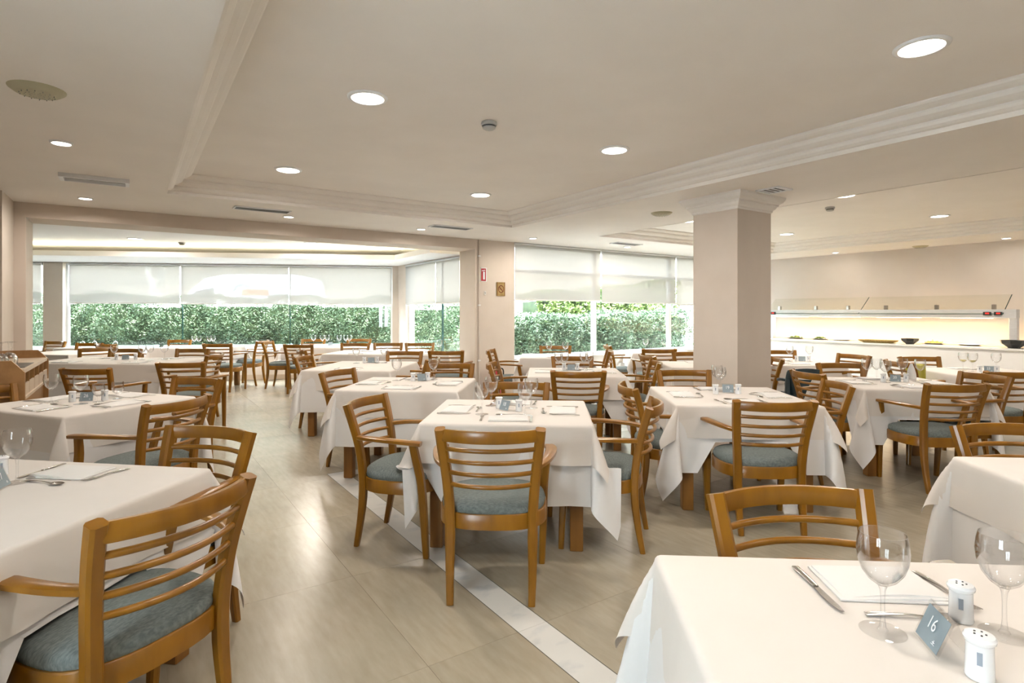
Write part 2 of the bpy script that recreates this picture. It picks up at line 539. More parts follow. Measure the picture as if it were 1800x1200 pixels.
# bay ceiling with cove
m = MB()
m.prism(BAYPOLY, 2.62, 3.0)
struct(m.build('ceiling_bay', 'bayceil'), 'white bay ceiling with a lit cove')
struct(bayb(MB().box(-8.6, .25, -1.45, 0, 2.385, 2.44).box(-8.6, .0, -1.45, -1.42, 2.44, 2.475).build('trim_3', 'bayceil')), 'dropped ceiling border over the bay window')
struct(bayr(MB().box(-.3, 2.85, -.62, 0, 2.387, 2.439).box(1.31, 2.85, -.62, -.59, 2.439, 2.475).build('trim_4', 'bayceil')))
ls = bayb(MB().box(-8.4, -.05, -1.30, -1.26, 2.442, 2.462).build('cove_light', 'cove'))
tag(ls, 'warm glowing cove strip along the bay ceiling over the long window', 'light strip')
ls = bayr(MB().box(1.22, 2.8, -.50, -.46, 2.442, 2.462).build('cove_light', 'cove'))
tag(ls, 'short warm cove strip over the bay side window', 'light strip')

# column
col = empty('column', uv(-.446, -4.59), ANG)
# corner nearest to the photographer stands at (2.22, 5.60)
cu, cv = xy2uv(2.22, 5.60)
col.location = uv(cu, cv)
struct(col, 'square beige column with a moulded capital')
MB().box(0, .567, 0, .53, 0, ZC - .10).build('shaft', 'wall', col)
cm = MB()
CP = [(0, -.16), (.012, -.15), (.012, -.135), (.03, -.12), (.045, -.095), (.055, -.09), (.055, -.075), (.085, -.055), (.10, -.03), (.105, -.02), (.105, .001)]
for wd, h in CP:
    cm.v += [(-wd, -wd, ZC + h), (.567 + wd, -wd, ZC + h), (.567 + wd, .53 + wd, ZC + h), (-wd, .53 + wd, ZC + h)]
for k in range(len(CP) - 1):
    for i in range(4):
        j = (i + 1) % 4
        cm.f.append((k * 4 + i, k * 4 + j, k * 4 + 4 + j, k * 4 + 4 + i))
cm.f.append((3, 2, 1, 0))
cm.build('capital', 'ceiling', col)
MB().box(-.012, .579, -.012, .542, 0, .08).build('plinth', 'wall', col)

# ------------------------------------------------------------------ windows and blinds
def window(name, place, t0, t1, z0, z1, mull, frame=.045, y=.10, metal='whiteframe', label=None, edge=False):
    """mull: list of mullion centres"""
    root = place(empty(name))
    struct(root, label)
    f = MB()
    f.box(t0, t1, y - .03, y + .03, z0, z0 + frame).box(t0, t1, y - .03, y + .03, z1 - frame, z1)
    f.box(t0, t0 + frame, y - .03, y + .03, z0 + frame, z1 - frame).box(t1 - frame, t1, y - .03, y + .03, z0 + frame, z1 - frame)
    f.build('window_frame', metal, root)
    xs = [t0 + frame] + mull + [t1 - frame]
    for mm in mull:
        hw = .006 if edge else .045
        MB().box(mm - hw, mm + hw, y - (.02 if edge else .03), y + (.02 if edge else .03), z0 + frame, z1 - frame).build('mullion', 'greenedge' if edge else metal, root)
    for i in range(len(xs) - 1):
        MB().box(xs[i] + .001, xs[i + 1] - .001, y - .004, y + .004, z0 + frame, z1 - frame).build('pane', 'pane', root)
    return root
window('window_1', bayb, -6.5, -.12, .6, 2.37, [-4.35, -2.24], label='long bay window of three large panes', edge=True)
window('window_2', bayb, -8.7, -6.85, .6, 2.37, [], label='bay window pane beyond the left pier')
window('window_3', bayr, .40, 2.78, .6, 2.37, [1.9], label='bay side window by the opening', edge=True)
w4 = window('window_4', room, 0, 5.9, .6, 2.56, [1.88, 3.98], label='garden window wall between the pier and the column', frame=.05)
MB().box(.05, 5.85, .07, .13, 2.08, 2.13).build('transom', 'whiteframe', w4)
def leftw(o):
    o.location = uv(-7.4, 0)
    o.rotation_euler = (0, 0, ANG + R(90))
    return o
window('window_5', leftw, -8.3, -7.2, .7, 2.1, [-7.75], label='tall window in the left wall beside the photographer')
struct(bayb(MB().cbox(-8.7, -.0, -.06, .07, .575, .605, .006).build('window_sill_bay', 'white')))
struct(room(MB().cbox(0, 6.6, -.06, .07, .575, .605, .006).build('window_sill_garden', 'white')))
struct(bayr(MB().cbox(.1, 2.8, -.06, .07, .575, .605, .006).build('window_sill_side', 'white')))

def blind(place, t0, t1, z0, z1, label, y=-.01):
    root = place(empty('roller_blind'))
    tag(root, label, 'blind', 'white roller blinds')
    sf = MB()
    nx = 12
    for i in range(nx + 1):
        t = t0 + (t1 - t0) * i / nx
        sf.v += [(t, y + .001 * math.sin(i * 1.7), z0), (t, y, z1 - .02)]
    sf.f = [(2 * i, 2 * i + 2, 2 * i + 3, 2 * i + 1) for i in range(nx)]
    sf.build('screen_fabric', 'blind', root, 60)
    tb = MB()
    tb.sweep([(t0 - .01, y + .01, z1 - .01), (t1 + .01, y + .01, z1 - .01)], .022, .022, (0, 0, 1), RND)
    tb.build('roller_tube', 'alu', root, 40)
    MB().cbox(t0, t1, y - .008, y + .010, z0 - .022, z0, .003).build('bottom_bar', 'white', root)
    MB().box(t1 + .002, t1 + .006, y + .012, y + .016, z0 - .30, z1 - .02).build('pull_chain', 'alu', root)
    MB().cbox(t1 + .008, t1 + .02, y - .012, y + .035, z1 - .045, z1 + .012, .003).build('bracket', 'alu', root)
zb = 1.585
blind(bayb, -6.40, -4.362, zb, 2.365, 'left white roller blind on the long bay window')
blind(bayb, -4.338, -2.252, zb - .01, 2.365, 'middle white roller blind on the long bay window')
blind(bayb, -2.228, -.14, zb - .015, 2.365, 'right white roller blind on the long bay window')
blind(bayb, -8.6, -6.9, zb, 2.365, 'white roller blind beyond the bay\'s left pier')
blind(bayr, .42, 1.812, 1.57, 2.365, 'white roller blind on bay side window, nearer the corner')
blind(bayr, 1.838, 2.76, 1.57, 2.365, 'white roller blind on bay side window, beside the opening')
blind(room, .004, 1.95, 1.615, 2.575, 'wide white roller blind beside the no smoking plaque')
blind(room, 1.99, 4.06, 1.585, 2.575, 'white roller blind in the middle of the garden windows')
blind(room, 4.10, 5.85, 1.56, 2.575, 'white roller blind half hidden by the square column')

# ------------------------------------------------------------------ outside
g = MB().box(-60, 60, 0, 90, -.30, -.16)
struct(g.build('ground_outside', 'concrete'))
# leave the ground under the building alone: it lies below the floor slab

def hedge(name, place, t0, t1, y0, y1, h0, h1, n, label, mat='leaf', size=.055, seed=1, core=True):
    rnd = random.Random(seed)
    root = place(empty(name))
    tag(root, label, 'hedge')
    v, f = [], []
    L = t1 - t0
    def hh(t):
        k = (t - t0) / L
        return h0 + (h1 - h0) * k + .05 * math.sin(3.1 * t + seed) + .03 * math.sin(8.3 * t)
    for i in range(n):
        t = t0 + L * rnd.random()
        H = hh(t)
        r = rnd.random()
        if r < .68:
            z = -.1 + (H + .1) * rnd.random() ** .9
            bul = .07 * math.sin(5 * t + 2.2 * z + seed) + .05 * math.sin(11 * t - 5 * z)
            y = y0 + bul + abs(rnd.gauss(0, .05)) + max(0, z - H + .25) ** 2 * 3
        else:
            y = y0 + (y1 - y0) * rnd.random()
            z = H - abs(rnd.gauss(0, .05)) + .02 + rnd.random() * .07
        c = Vector((t, y, z))
        a = Vector((rnd.uniform(-1, 1), rnd.uniform(-1, .2), rnd.uniform(-.6, 1))).normalized()
        b = a.cross(Vector((rnd.uniform(-1, 1), rnd.uniform(-1, 1), rnd.uniform(-1, 1)))).normalized()
        s = size * rnd.uniform(.6, 1.3)
        k = len(v)
        v += [tuple(c - a * s * .5), tuple(c + b * s * .27), tuple(c + a * s * .6), tuple(c - b * s * .27)]
        f.append((k, k + 1, k + 2, k + 3))
    mb = MB(); mb.v, mb.f = v, f
    o = mb.build('foliage', mat, root)
    o['kind'] = 'stuff'
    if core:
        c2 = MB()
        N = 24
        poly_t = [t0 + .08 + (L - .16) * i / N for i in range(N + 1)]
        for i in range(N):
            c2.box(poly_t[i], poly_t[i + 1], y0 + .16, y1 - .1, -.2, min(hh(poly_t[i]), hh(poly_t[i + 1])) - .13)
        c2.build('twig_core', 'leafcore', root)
    return root
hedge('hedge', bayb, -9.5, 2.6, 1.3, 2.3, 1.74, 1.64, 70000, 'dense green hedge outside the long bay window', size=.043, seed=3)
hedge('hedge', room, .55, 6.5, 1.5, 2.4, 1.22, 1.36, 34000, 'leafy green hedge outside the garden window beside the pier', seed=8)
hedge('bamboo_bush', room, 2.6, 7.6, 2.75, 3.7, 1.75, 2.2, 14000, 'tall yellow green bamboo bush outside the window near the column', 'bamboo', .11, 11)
for place, t0, t1, nm in ((bayb, -8, -5.2, 'left'), (bayb, -5.0, -2.4, 'middle'), (bayb, -2.2, -.2, 'right')):
    r_ = place(empty('planter_trough'))
    tag(r_, 'blue grey planter trough under the bay hedge, %s one' % nm, 'planter')
    MB().cbox(t0, t1, .75, 1.05, -.16, .68, .01).build('trough', 'planter', r_)
    MB().box(t0 + .03, t1 - .03, .78, 1.02, .64, .685).build('soil', 'leafcore', r_)

fac = tag(empty('street_building', (-6, 25, -.16), R(4)), 'beige street building across the road behind the blinds', 'building')
MB().box(-26, 26, 0, 6, 0, 7).build('facade', 'facade', fac)
MB().box(-26.2, 26.2, -.2, 6.2, 7, 7.3).build('parapet', 'white', fac)
MB().box(-26, 26, -.05, 0, 0, .5).build('plinth', 'concrete', fac)
# van in the street
van = empty('delivery_van', (-8.5, 17.6, -.16), R(3))
tag(van, 'white delivery van with an orange stripe in the street behind the blinds', 'van')
side = [(-2.6, .45), (-2.6, 1.0), (-2.5, 1.25), (-1.95, 1.45), (-1.35, 2.30), (-1.0, 2.60), (-.4, 2.72), (1.75, 2.72), (2.05, 2.62), (2.25, 1.6), (2.28, .45)]
vb = MB()
k = len(side)
for yy, ins in ((0, .06), (.06, 0), (1.94, 0), (2.0, .06)):
    vb.v += [(x * (1 - ins * .2), yy, z - (ins if z > 1 else -ins)) for x, z in side]
for r in range(3):
    for i in range(k):
        j = (i + 1) % k
        vb.f.append((r * k + i, r * k + j, (r + 1) * k + j, (r + 1) * k + i))
vb.f.append(tuple(range(k - 1, -1, -1))); vb.f.append(tuple(3 * k + i for i in range(k)))
vb.build('body', 'van', van, 35)
MB().prism([(-1.75, 1.5), (-1.25, 2.2), (-.7, 2.3), (-.7, 1.5)], 0, 1).build('side_window', 'vanglass', van)
sw = van.children[-1]
sw.data.transform(Matrix(((1, 0, 0, 0), (0, 0, .03, -.012), (0, 1, 0, 0), (0, 0, 0, 1))))
for x in (-1.7, 1.5):
    wh = MB().sweep([(x, -.05, .35), (x, .2, .35)], .35, .35, (0, 0, 1), [(math.cos(i * math.pi / 10), math.sin(i * math.pi / 10)) for i in range(20)])
    wh.build('wheel', 'rubber', van, 30)
rg = MB()
N = 28
for i in range(N):
    a0, a1 = 2 * math.pi * i / N, 2 * math.pi * (i + 1) / N
    for a in (a0,):
        k = len(rg.v)
        for rr, yy in ((.23, -.014), (.30, -.014)):
            for aa in (a0, a1):
                rg.v.append((.15 + rr * math.cos(aa), yy, 2.14 + rr * math.sin(aa)))
        rg.f.append((k, k + 1, k + 3, k + 2))
rg.build('ring_emblem', 'marking', van)
MB().box(.15, .95, -.018, -.004, 2.08, 2.25).build('stripe', 'orange', van)
dl = MB()
for (x0, z0, x1, z1) in ((-.2, 2.35, 1.5, 2.35), (1.5, 2.35, 1.5, .6), (-.2, 2.1, 1.35, 2.1), (1.35, 2.1, 1.35, 1.2)):
    dl.box(min(x0, x1) - .008, max(x0, x1) + .008, -.008, 0.0, min(z0, z1) - .008, max(z0, z1) + .008)
dl.build('panel_seam', 'marking', van)

tr = empty('street_tree', (-9.3, 14.8, -.16))
tag(tr, 'pale forked tree trunk seen through the left bay blind', 'tree')
tm = MB()
tm.sweep(cr([(0, 0, 0), (.02, 0, 1.0), (0, .02, 1.9), (-.02, 0, 2.2)], 4), [.13] * 13, [.13] * 13, (0, 1, 0), RND)
tm.build('trunk', 'bark', tr, 50)
for pth in ([(-.02, 0, 2.1), (-.18, .02, 2.6), (-.22, .05, 3.4)], [(0, 0, 2.1), (.22, -.03, 2.55), (.36, -.05, 3.4)]):
    b = MB().sweep(cr(pth, 4), .07, .07, (0, 1, 0), RND)
    b.build('branch', 'bark', tr, 50)

# ------------------------------------------------------------------ ceiling fittings
big_proto = {}
def downlight(u, v, z, r, watt, label, group, xy=None, color=(1.0, .91, .82)):
    key = r
    if key not in big_proto:
        ring = MB().lathe([(r * .86, -.002), (r * .88, -.012), (r * .98, -.014), (r * 1.08, -.008), (r * 1.1, 0)], 28).mesh('trim_ring', 'whiteframe', 50)
        lens = MB().cap(r * .87, -.006, 28, up=False).mesh('lens', 'lens')
        big_proto[key] = (ring, lens)
    loc = uv(u, v, z) if xy is None else Vector((*xy, z))
    root = empty('downlight', loc, ANG)
    tag(root, label, 'ceiling light', group)
    link('trim_ring', big_proto[key][0], root)
    link('lens', big_proto[key][1], root)
    if watt > 0:
        ld = bpy.data.lights.new('downlight_lamp', 'AREA')
        ld.shape = 'DISK'
        ld.size = r * 1.7
        ld.energy = watt
        ld.color = color
        ld.spread = R(170)
        lo = bpy.data.objects.new('lamp', ld)
        COL.objects.link(lo)
        lo.parent = root
        lo.location = (0, 0, -.02)
    return root
G = 'large round downlights in the main ceiling tray'
bigs = [(-2.04, -6.75, 'large round downlight at the top right of the ceiling'), (-4.16, -4.5, 'large round downlight left of the smoke detector'),
        (-4.16, -2.3, 'large round downlight in the far left tray corner'), (-2.04, -2.32, 'large round downlight in the far right tray corner'),
        (-2.04, -4.52, 'large round downlight right of the smoke detector, by the cornice')]
for u, v, l in bigs:
    downlight(u, v, ZT, .115, LAMP_BIG, l, G)
for u, v in ((-4.16, -6.75), (-2.04, -9.0), (-4.16, -9.0)):
    downlight(u, v, ZT, .115, LAMP_BIG, 'large round downlight in the main tray behind the photographer', G)
G = 'large round downlights in the ceiling tray by the buffet'
for u, v, l in ((1.51, -4.65, 'large round downlight right of the column capital'), (1.51, -2.41, 'large round downlight left of the column top'),
                (4.1, -2.42, 'large round downlight just right of the column'), (4.1, -4.68, 'large round downlight at the right in the buffet tray')):
    downlight(u, v, ZT, .115, LAMP_BIG * 1.7, l, G)
for u, v in ((1.51, -6.9), (4.1, -6.9), (1.51, -9.1), (4.1, -9.1)):
    downlight(u, v, ZT, .115, LAMP_BIG, 'large round downlight in the buffet tray outside the view', G)
G = 'small recessed spots in the lower ceiling'
for u, v, l in ((-5.81, -2.97, 'small ceiling spot below the round speaker at the left'), (-5.8, -.65, 'small ceiling spot above the left end of the bay opening'),
                (-3.79, -.63, 'small ceiling spot beside the left slot vent'), (-1.98, -.57, 'small ceiling spot left of the middle slot vent'),
                (-.08, -.65, 'small ceiling spot above the garden window corner'), (2.06, -.60, 'small ceiling spot beside the right slot vent'),
                (6.2, -2.2, 'small ceiling spot over the buffet near the column'), (6.2, -4.85, 'small ceiling spot over the buffet at the right')):
    downlight(u, v, ZC, .062, LAMP_SMALL if u < 6 else .6, l, G)
G = 'round downlights in the bay ceiling'
for x, y, l in ((-6.26, 9.45, 'round downlight in the bay ceiling on the left'), (-3.55, 10.05, 'round downlight in the bay ceiling near the cove corner')):
    downlight(0, 0, 2.62, .11, LAMP_BIG * 2.5, l, G, (x, y))

def ceiling_thing(name, u, v, z, label, cat, group=None, xy=None, rz=ANG):
    loc = uv(u, v, z) if xy is None else Vector((*xy, z))
    return tag(empty(name, loc, rz), label, cat, group)
def smoke(u, v, z, label, xy=None):
    r = ceiling_thing('smoke_detector', u, v, z, label, 'smoke detector', 'smoke detectors', xy)
    MB().lathe([(.001, 0), (.055, 0), (.058, -.012), (.055, -.024), (.05, -.026)], 24).build('base', 'detector', r, 40)
    MB().lathe([(.042, -.024), (.042, -.036)], 24).build('vent_ring', 'ventdark', r, 40)
    MB().lathe([(.048, -.036), (.046, -.044), (.034, -.052), (.001, -.056)], 24).build('cap', 'detector', r, 40)
smoke(-3.27, -4.52, ZT, 'round smoke detector in the middle of the main ceiling tray')
smoke(2.14, -4.16, ZT, 'round smoke detector in the tray right of the column')
smoke(0, 0, 2.62, 'round smoke detector on the bay ceiling', (-5.8, 10.0))
def speaker(u, v, label):
    r = ceiling_thing('ceiling_speaker', u, v, ZC, label, 'speaker', 'round ceiling speakers')
    MB().lathe([(.125, 0), (.122, -.006), (.10, -.022), (.092, -.026)], 28).build('rim', 'ivory', r, 40)
    gm = MB().lathe([(.092, -.026), (.06, -.034), (.001, -.037)], 28)
    gm.build('grille', 'ivory', r, 40)
    dots = MB()
    for q in range(3):
        rr = .03 + .022 * q
        for i in range(14):
            a = 2 * math.pi * i / 14 + q
            dots.box(rr * math.cos(a) - .0016, rr * math.cos(a) + .0016, rr * math.sin(a) - .0016, rr * math.sin(a) + .0016, -.0365, -.03)
    dots.build('perforation', 'vent', r)
speaker(-5.82, -4.1, 'round ivory ceiling speaker at the upper left')
speaker(-.15, -3.36, 'round ivory ceiling speaker left of the column')
speaker(6.35, -3.6, 'round ivory ceiling speaker over the buffet')
def vent(u, v, label, w=.60, d=.20, z=ZC, xy=None, rz=ANG, slats=5, smat='vent'):
    r = ceiling_thing('slot_vent', u, v, z, label, 'air vent', 'ceiling air vents', xy, rz)
    f = MB().box(-w / 2, w / 2, -d / 2, -d / 2 + .015, -.012, 0).box(-w / 2, w / 2, d / 2 - .015, d / 2, -.012, 0)
    f.box(-w / 2, -w / 2 + .015, -d / 2, d / 2, -.012, 0).box(w / 2 - .015, w / 2, -d / 2, d / 2, -.012, 0)
    f.build('frame', 'whiteframe', r)
    MB().box(-w / 2 + .015, w / 2 - .015, -d / 2 + .015, d / 2 - .015, -.003, 0).build('backing', 'ventdark', r)
    for i in range(slats):
        y = -d / 2 + .015 + (d - .03) * (i + .5) / slats
        MB().box(-w / 2 + .015, w / 2 - .015, y - .006, y + .006, -.010, -.003).build('slat', smat, r)
vent(-4.15, -.96, 'dark slot vent in the ceiling above the left of the bay opening')
vent(-1.71, -.95, 'slot vent in the ceiling above the right of the bay opening')
vent(1.71, -.93, 'dark slot vent in the ceiling in front of the garden windows')
vent(-.25, -4.85, 'small white square vent beside the column capital', .24, .24, slats=4, smat='whiteframe')
vent(0, 0, 'white slot vent in the bay ceiling', .4, .14, 2.62, (-3.6, 8.9), ANG)
em = ceiling_thing('emergency_light', -5.67, -1.79, ZC, 'flat rectangular emergency light panel in the ceiling at the left', 'ceiling light')
hs = MB().box(-.25, .25, -.10, -.085, -.035, 0).box(-.25, .25, .085, .10, -.035, 0).box(-.25, -.22, -.085, .085, -.035, 0).box(.22, .25, -.085, .085, -.035, 0)
hs.build('housing', 'whiteframe', em)
MB().box(-.22, .22, -.085, .085, -.012, 0).build('diffuser', 'detector', em)

# wall signs on the pier (v = 0)
sg = tag(empty('fire_extinguisher_sign', uv(-.62, -.004, 2.01), ANG), 'red fire extinguisher sign on the pier by the bay opening', 'sign')
MB().cbox(-.045, .07, -.006, 0, -.115, .115, .002).build('plate', 'white', sg)
MB().box(-.04, .05, -.008, -.006, -.105, .10).build('red_field', 'red', sg)
pm = MB().box(-.005, .028, -.0095, -.008, -.08, .05)
pm.prism([(0, 0)] * 0 or [(-.030, .055), (.034, .068), (.034, .080), (-.030, .067)], 0, 1)
n8 = len(pm.v)
for i in range(n8 - 8, n8):
    x, y, z = pm.v[i]
    pm.v[i] = (x, -.0095 + .0015 * z, y)
pm.build('pictogram', 'print', sg)
ns = tag(empty('no_smoking_plaque', uv(-.28, -.004, 1.78), ANG), 'bronze no smoking plaque on the pier', 'sign')
MB().cbox(-.085, .085, -.012, 0, -.115, .115, .003).build('plate', 'brass', ns)
bb = MB().box(-.078, -.066, -.015, -.012, -.113, .113).box(.066, .078, -.015, -.012, -.113, .113).box(-.055, .055, -.0135, -.012, .095, .101).box(-.055, .055, -.0135, -.012, -.101, -.095)
bb.build('border', 'darkwood', ns)
rg = MB()
for i in range(24):
    a0, a1 = 2 * math.pi * i / 24, 2 * math.pi * (i + 1) / 24
    k = len(rg.v)
    for rr in (.045, .056):
        for aa in (a0, a1):
            rg.v.append((rr * math.cos(aa), -.0145, rr * 1.15 * math.sin(aa)))
    rg.f.append((k, k + 1, k + 3, k + 2))
k = len(rg.v)
rg.v += [(-.040, -.0145, .034), (-.032, -.0145, .044), (.040, -.0145, -.034), (.032, -.0145, -.044)]
rg.f.append((k, k + 3, k + 2, k + 1))
rg.box(-.028, .022, -.0142, -.0125, -.006, .004)
rg.build('no_smoking_symbol', 'darkred', ns)
kb = tag(empty('key_switch', uv(-.585, -.002, 1.71), ANG), 'tiny white key switch on the pier under the red sign', 'switch')
MB().cbox(-.018, .018, -.012, 0, -.03, .03, .003).build('cover', 'white', kb)
MB().box(-.006, .006, -.014, -.012, -.008, .008).build('key_slot', 'ventdark', kb)
pp = tag(empty('wall_conduit', uv(-.70, 0, 0), ANG), 'thin vertical beige conduit on the edge of the pier', 'pipe')
MB().sweep([(0, -.014, .02), (0, -.014, ZC - .005)], .014, .014, (0, 1, 0), RND).build('tube', 'wall', pp, 40)
for z in (.6, 1.5, 2.3):
    MB().box(-.022, .022, -.03, 0, z, z + .02).build('clip', 'white', pp)
fx = tag(empty('fire_extinguisher', uv(-.46, -.16, 0), ANG), 'red fire extinguisher standing against the pier', 'fire extinguisher')
MB().lathe([(.001, 0), (.07, 0), (.075, .02), (.075, .36), (.06, .41), (.025, .44), (.025, .46), (.001, .46)], 20).build('cylinder', 'red', fx, 40)
MB().box(-.02, .02, -.03, .03, .46, .50).box(-.012, .012, -.12, .02, .50, .515).build('valve', 'steel', fx)
MB().sweep(cr([(.0, -.03, .48), (.09, -.06, .46), (.10, -.04, .25), (.085, -.02, .12)], 5), .011, .011, (.3, 1, .2), RND).build('hose', 'rubber', fx, 40)

# ------------------------------------------------------------------ buffet (room frame)
bf = room(empty('buffet_counter'))
tag(bf, 'long white buffet counter along the right wall', 'counter')
CT = .85
MB().box(5.50, 6.64, -7.6, -.35, 0, CT - .03).build('counter_front', 'white', bf)
MB().cbox(5.47, 6.64, -7.62, -.33, CT - .03, CT, .004).build('countertop', 'white', bf)
MB().box(5.75, 6.35, -5.3, -.9, CT + .0005, CT + .004).build('steel_well', 'steel', bf)
MB().box(5.53, 5.56, -7.6, -.35, 0, .08).build('kick_board', 'alu', bf)
cn = room(empty('buffet_canopy'))
tag(cn, 'aluminium buffet canopy with angled glass guard over the counter', 'canopy')
MB().cbox(6.02, 6.18, -5.02, -.85, 1.30, 1.44, .004).build('beam', 'alu', cn)
for v in (-4.97, -.92):
    MB().cbox(6.05, 6.15, v - .05, v + .05, CT + .004, 1.30, .004).build('post', 'alu', cn)
for a, b in ((-2.72, -.8), (-4.86, -2.74)):
    p = MB()
    z0, z1, u0, u1, th = 1.365, 1.68, 6.0, 6.42, .006
    p.v += [(u0, a, z0), (u0, b, z0), (u1, b, z1), (u1, a, z1), (u0 - th, a, z0 + th), (u0 - th, b, z0 + th), (u1 - th, b, z1 + th), (u1 - th, a, z1 + th)]
    p.f += [(0, 1, 2, 3), (7, 6, 5, 4), (0, 4, 5, 1), (2, 6, 7, 3)]
    g_ = p.build('glass_guard', 'guard', cn)
    ed = MB()
    for vv in (a,):
        ed.sweep([(u0 - .004, vv, z0), (u1 - .004, vv, z1)], .005, .005, (0, 1, 0))
    ed.box(u0 - .014, u0 - .006, a, b, z0 - .004, z0 + .006)
    ed.build('glass_edge', 'greenedge', g_)
for v in (-1.11, -1.88, -2.5, -3.16, -3.95, -4.73):
    MB().cbox(6.04, 6.10, v - .025, v + .025, 1.44, 1.52, .004).build('glass_clamp', 'steel', cn)
for v in (-1.0, -4.66, -4.80):
    d = MB().cbox(5.985, 6.02, v - .05, v + .05, 1.345, 1.40, .003).build('temperature_display', 'black', cn)
    MB().box(5.982, 5.985, v - .03, v + .02, 1.365, 1.388).build('led_digits', 'led', d)
lt = MB()
for a in (-4.7, -3.7, -2.7, -1.7):
    lt.box(6.07, 6.13, a, a + .7, 1.296, 1.301)
lt.build('lamp_tube', 'buffetlamp', cn)
ld = bpy.data.lights.new('canopy_lamp', 'AREA')
ld.shape = 'RECTANGLE'; ld.size = .08; ld.size_y = 3.9; ld.energy = 28; ld.color = (1.0, .70, .40)
lo = bpy.data.objects.new('canopy_lamp', ld)
COL.objects.link(lo); lo.parent = cn; lo.location = (6.1, -2.95, 1.29)

def plate_mesh(r):
    return MB().lathe([(.001, .006), (r * .62, .006), (r * .7, .010), (r, .022), (r * 1.0, .018), (r * .68, .002), (.001, 0)], 28).mesh('plate', 'ceramic', 40)
pmesh = plate_mesh(.17)
def heap(root, mat, n, rad, seed, stick=False):
    rnd = random.Random(seed)
    m = MB()
    for i in range(n):
        a, rr = rnd.uniform(0, 6.28), rad * rnd.random() ** .6
        c = Vector((rr * math.cos(a), rr * math.sin(a), .012 + (1 - rr / rad) * .05 * rnd.random() + .004))
        d = Vector((rnd.uniform(-1, 1), rnd.uniform(-1, 1), rnd.uniform(-.2, .5))).normalized()
        if stick:
            m.sweep([c - d * .035, c + d * .035], .005, .005, (.31, .2, .9))
        else:
            e = d.cross(Vector((.2, .4, 1))).normalized()
            k = len(m.v)
            m.v += [tuple(c - d * .03), tuple(c + e * .018 + Vector((0, 0, .008))), tuple(c + d * .03), tuple(c - e * .018)]
            m.f.append((k, k + 1, k + 2, k + 3))
    o = m.build('food_heap', mat, root)
    o['kind'] = 'stuff'
for u, v, mat, st, lab in ((6.0, -1.5, 'greendish', False, 'white plate of green salad nearest the column on the buffet'),
                           (6.0, -2.0, 'greendish', False, 'second white salad plate on the buffet, beside the first'),
                           (5.9, -2.45, None, False, 'shallow empty white plate on the buffet left of the wooden tray'),
                           (5.95, -3.95, 'yellowfood', True, 'white plate of golden fries on the buffet'),
                           (5.95, -4.45, None, False, 'flat white plate on the buffet between fries and large bowl')):
    pr = tag(empty('plate', uv(u, v, CT + .004), ANG), lab, 'plate')
    link('dish', pmesh, pr)
    if mat:
        heap(pr, mat, 60, .12, hash((u, v)) % 99, st)
tr_ = tag(empty('wooden_tray', uv(5.62, -3.22, CT), ANG + R(8)), 'long olive wood serving tray on the buffet edge', 'tray')
tm = MB()
ring = [(math.cos(i * math.pi / 14), math.sin(i * math.pi / 14)) for i in range(28)]
for a, b, z in ((.08, .22, 0), (.13, .30, .03), (.14, .32, .055), (.125, .30, .055), (.09, .24, .02)):
    tm.v += [(a * c, b * s, z) for c, s in ring]
for r in range(4):
    for i in range(28):
        j = (i + 1) % 28
        tm.f.append((r * 28 + i, r * 28 + j, r * 28 + 28 + j, r * 28 + 28 + i))
tm.f.append(tuple(4 * 28 + i for i in range(28)))
tm.f.append(tuple(range(27, -1, -1)))
tm.build('tray_body', 'tray', tr_, 50)
def bowl(u, v, s, lab):
    b = tag(empty('bowl', uv(u, v, CT), ANG), lab, 'bowl')
    m = MB().lathe([(.001, 0), (.075 * s, 0), (.075 * s, .012 * s), (.15 * s, .07 * s), (.165 * s, .115 * s), (.155 * s, .115 * s), (.14 * s, .075 * s), (.07 * s, .02 * s), (.001, .02 * s)], 8)
    m.build('bowl_body', 'black', b)
bowl(5.62, -3.72, .85, 'small dark octagonal bowl beside the wooden tray')
bowl(5.68, -5.08, 1.05, 'large dark octagonal bowl at the buffet\'s right end')
# ------------------------------------------------------------------ sideboard (waiter station)
sb = room(empty('sideboard'))
tag(sb, 'wooden waiter station with cutlery bins against the left wall', 'sideboard')
SU0, SU1, SV0, SV1, SZ = -6.68, -6.10, -2.25, -.72, .95
MB().box(SU0, SU1 - .03, SV0 + .03, SV1 - .03, .06, .74).build('body', 'sidewood', sb)
MB().box(SU0, SU1, SV0 + .03, SV1 - .03, SZ - .03, SZ).build('top', 'sidetop', sb)
for v in (SV0, SV1 - .03):
    e = MB()
    pl = [(SU0, 0), (SU1 + .01, 0), (SU1 + .01, SZ - .02), (SU1 - .07, SZ + .075), (SU0, SZ + .075)]
    e.prism(pl, 0, 1)
    e.v = [(x, v + .03 * z, y) for x, y, z in e.v]
    e.f = [f[::-1] for f in e.f]
    e.build('end_panel', 'sidewood', sb)
MB().box(SU0, SU0 + .02, SV0 + .03, SV1 - .03, SZ, SZ + .075).build('back_board', 'sidewood', sb)
nb = 5
L = (SV1 - SV0 - .06) / nb
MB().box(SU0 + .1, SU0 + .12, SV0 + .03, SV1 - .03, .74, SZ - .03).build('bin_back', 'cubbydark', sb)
for i in range(nb + 1):
    v = SV0 + .03 + L * i
    MB().box(SU0 + .12, SU1, v - .006, v + .006, .74, SZ - .03).build('divider', 'sidewood', sb)
for i in range(nb):
    v = SV0 + .03 + L * i
    MB().box(SU1 - .012, SU1, v + .008, v + L - .008, .745, .835).build('bin_front', 'sidetop', sb)
MB().box(SU0, SU1 + .012, SV0 + .03, SV1 - .03, .72, .742).build('shelf', 'sidetop', sb)
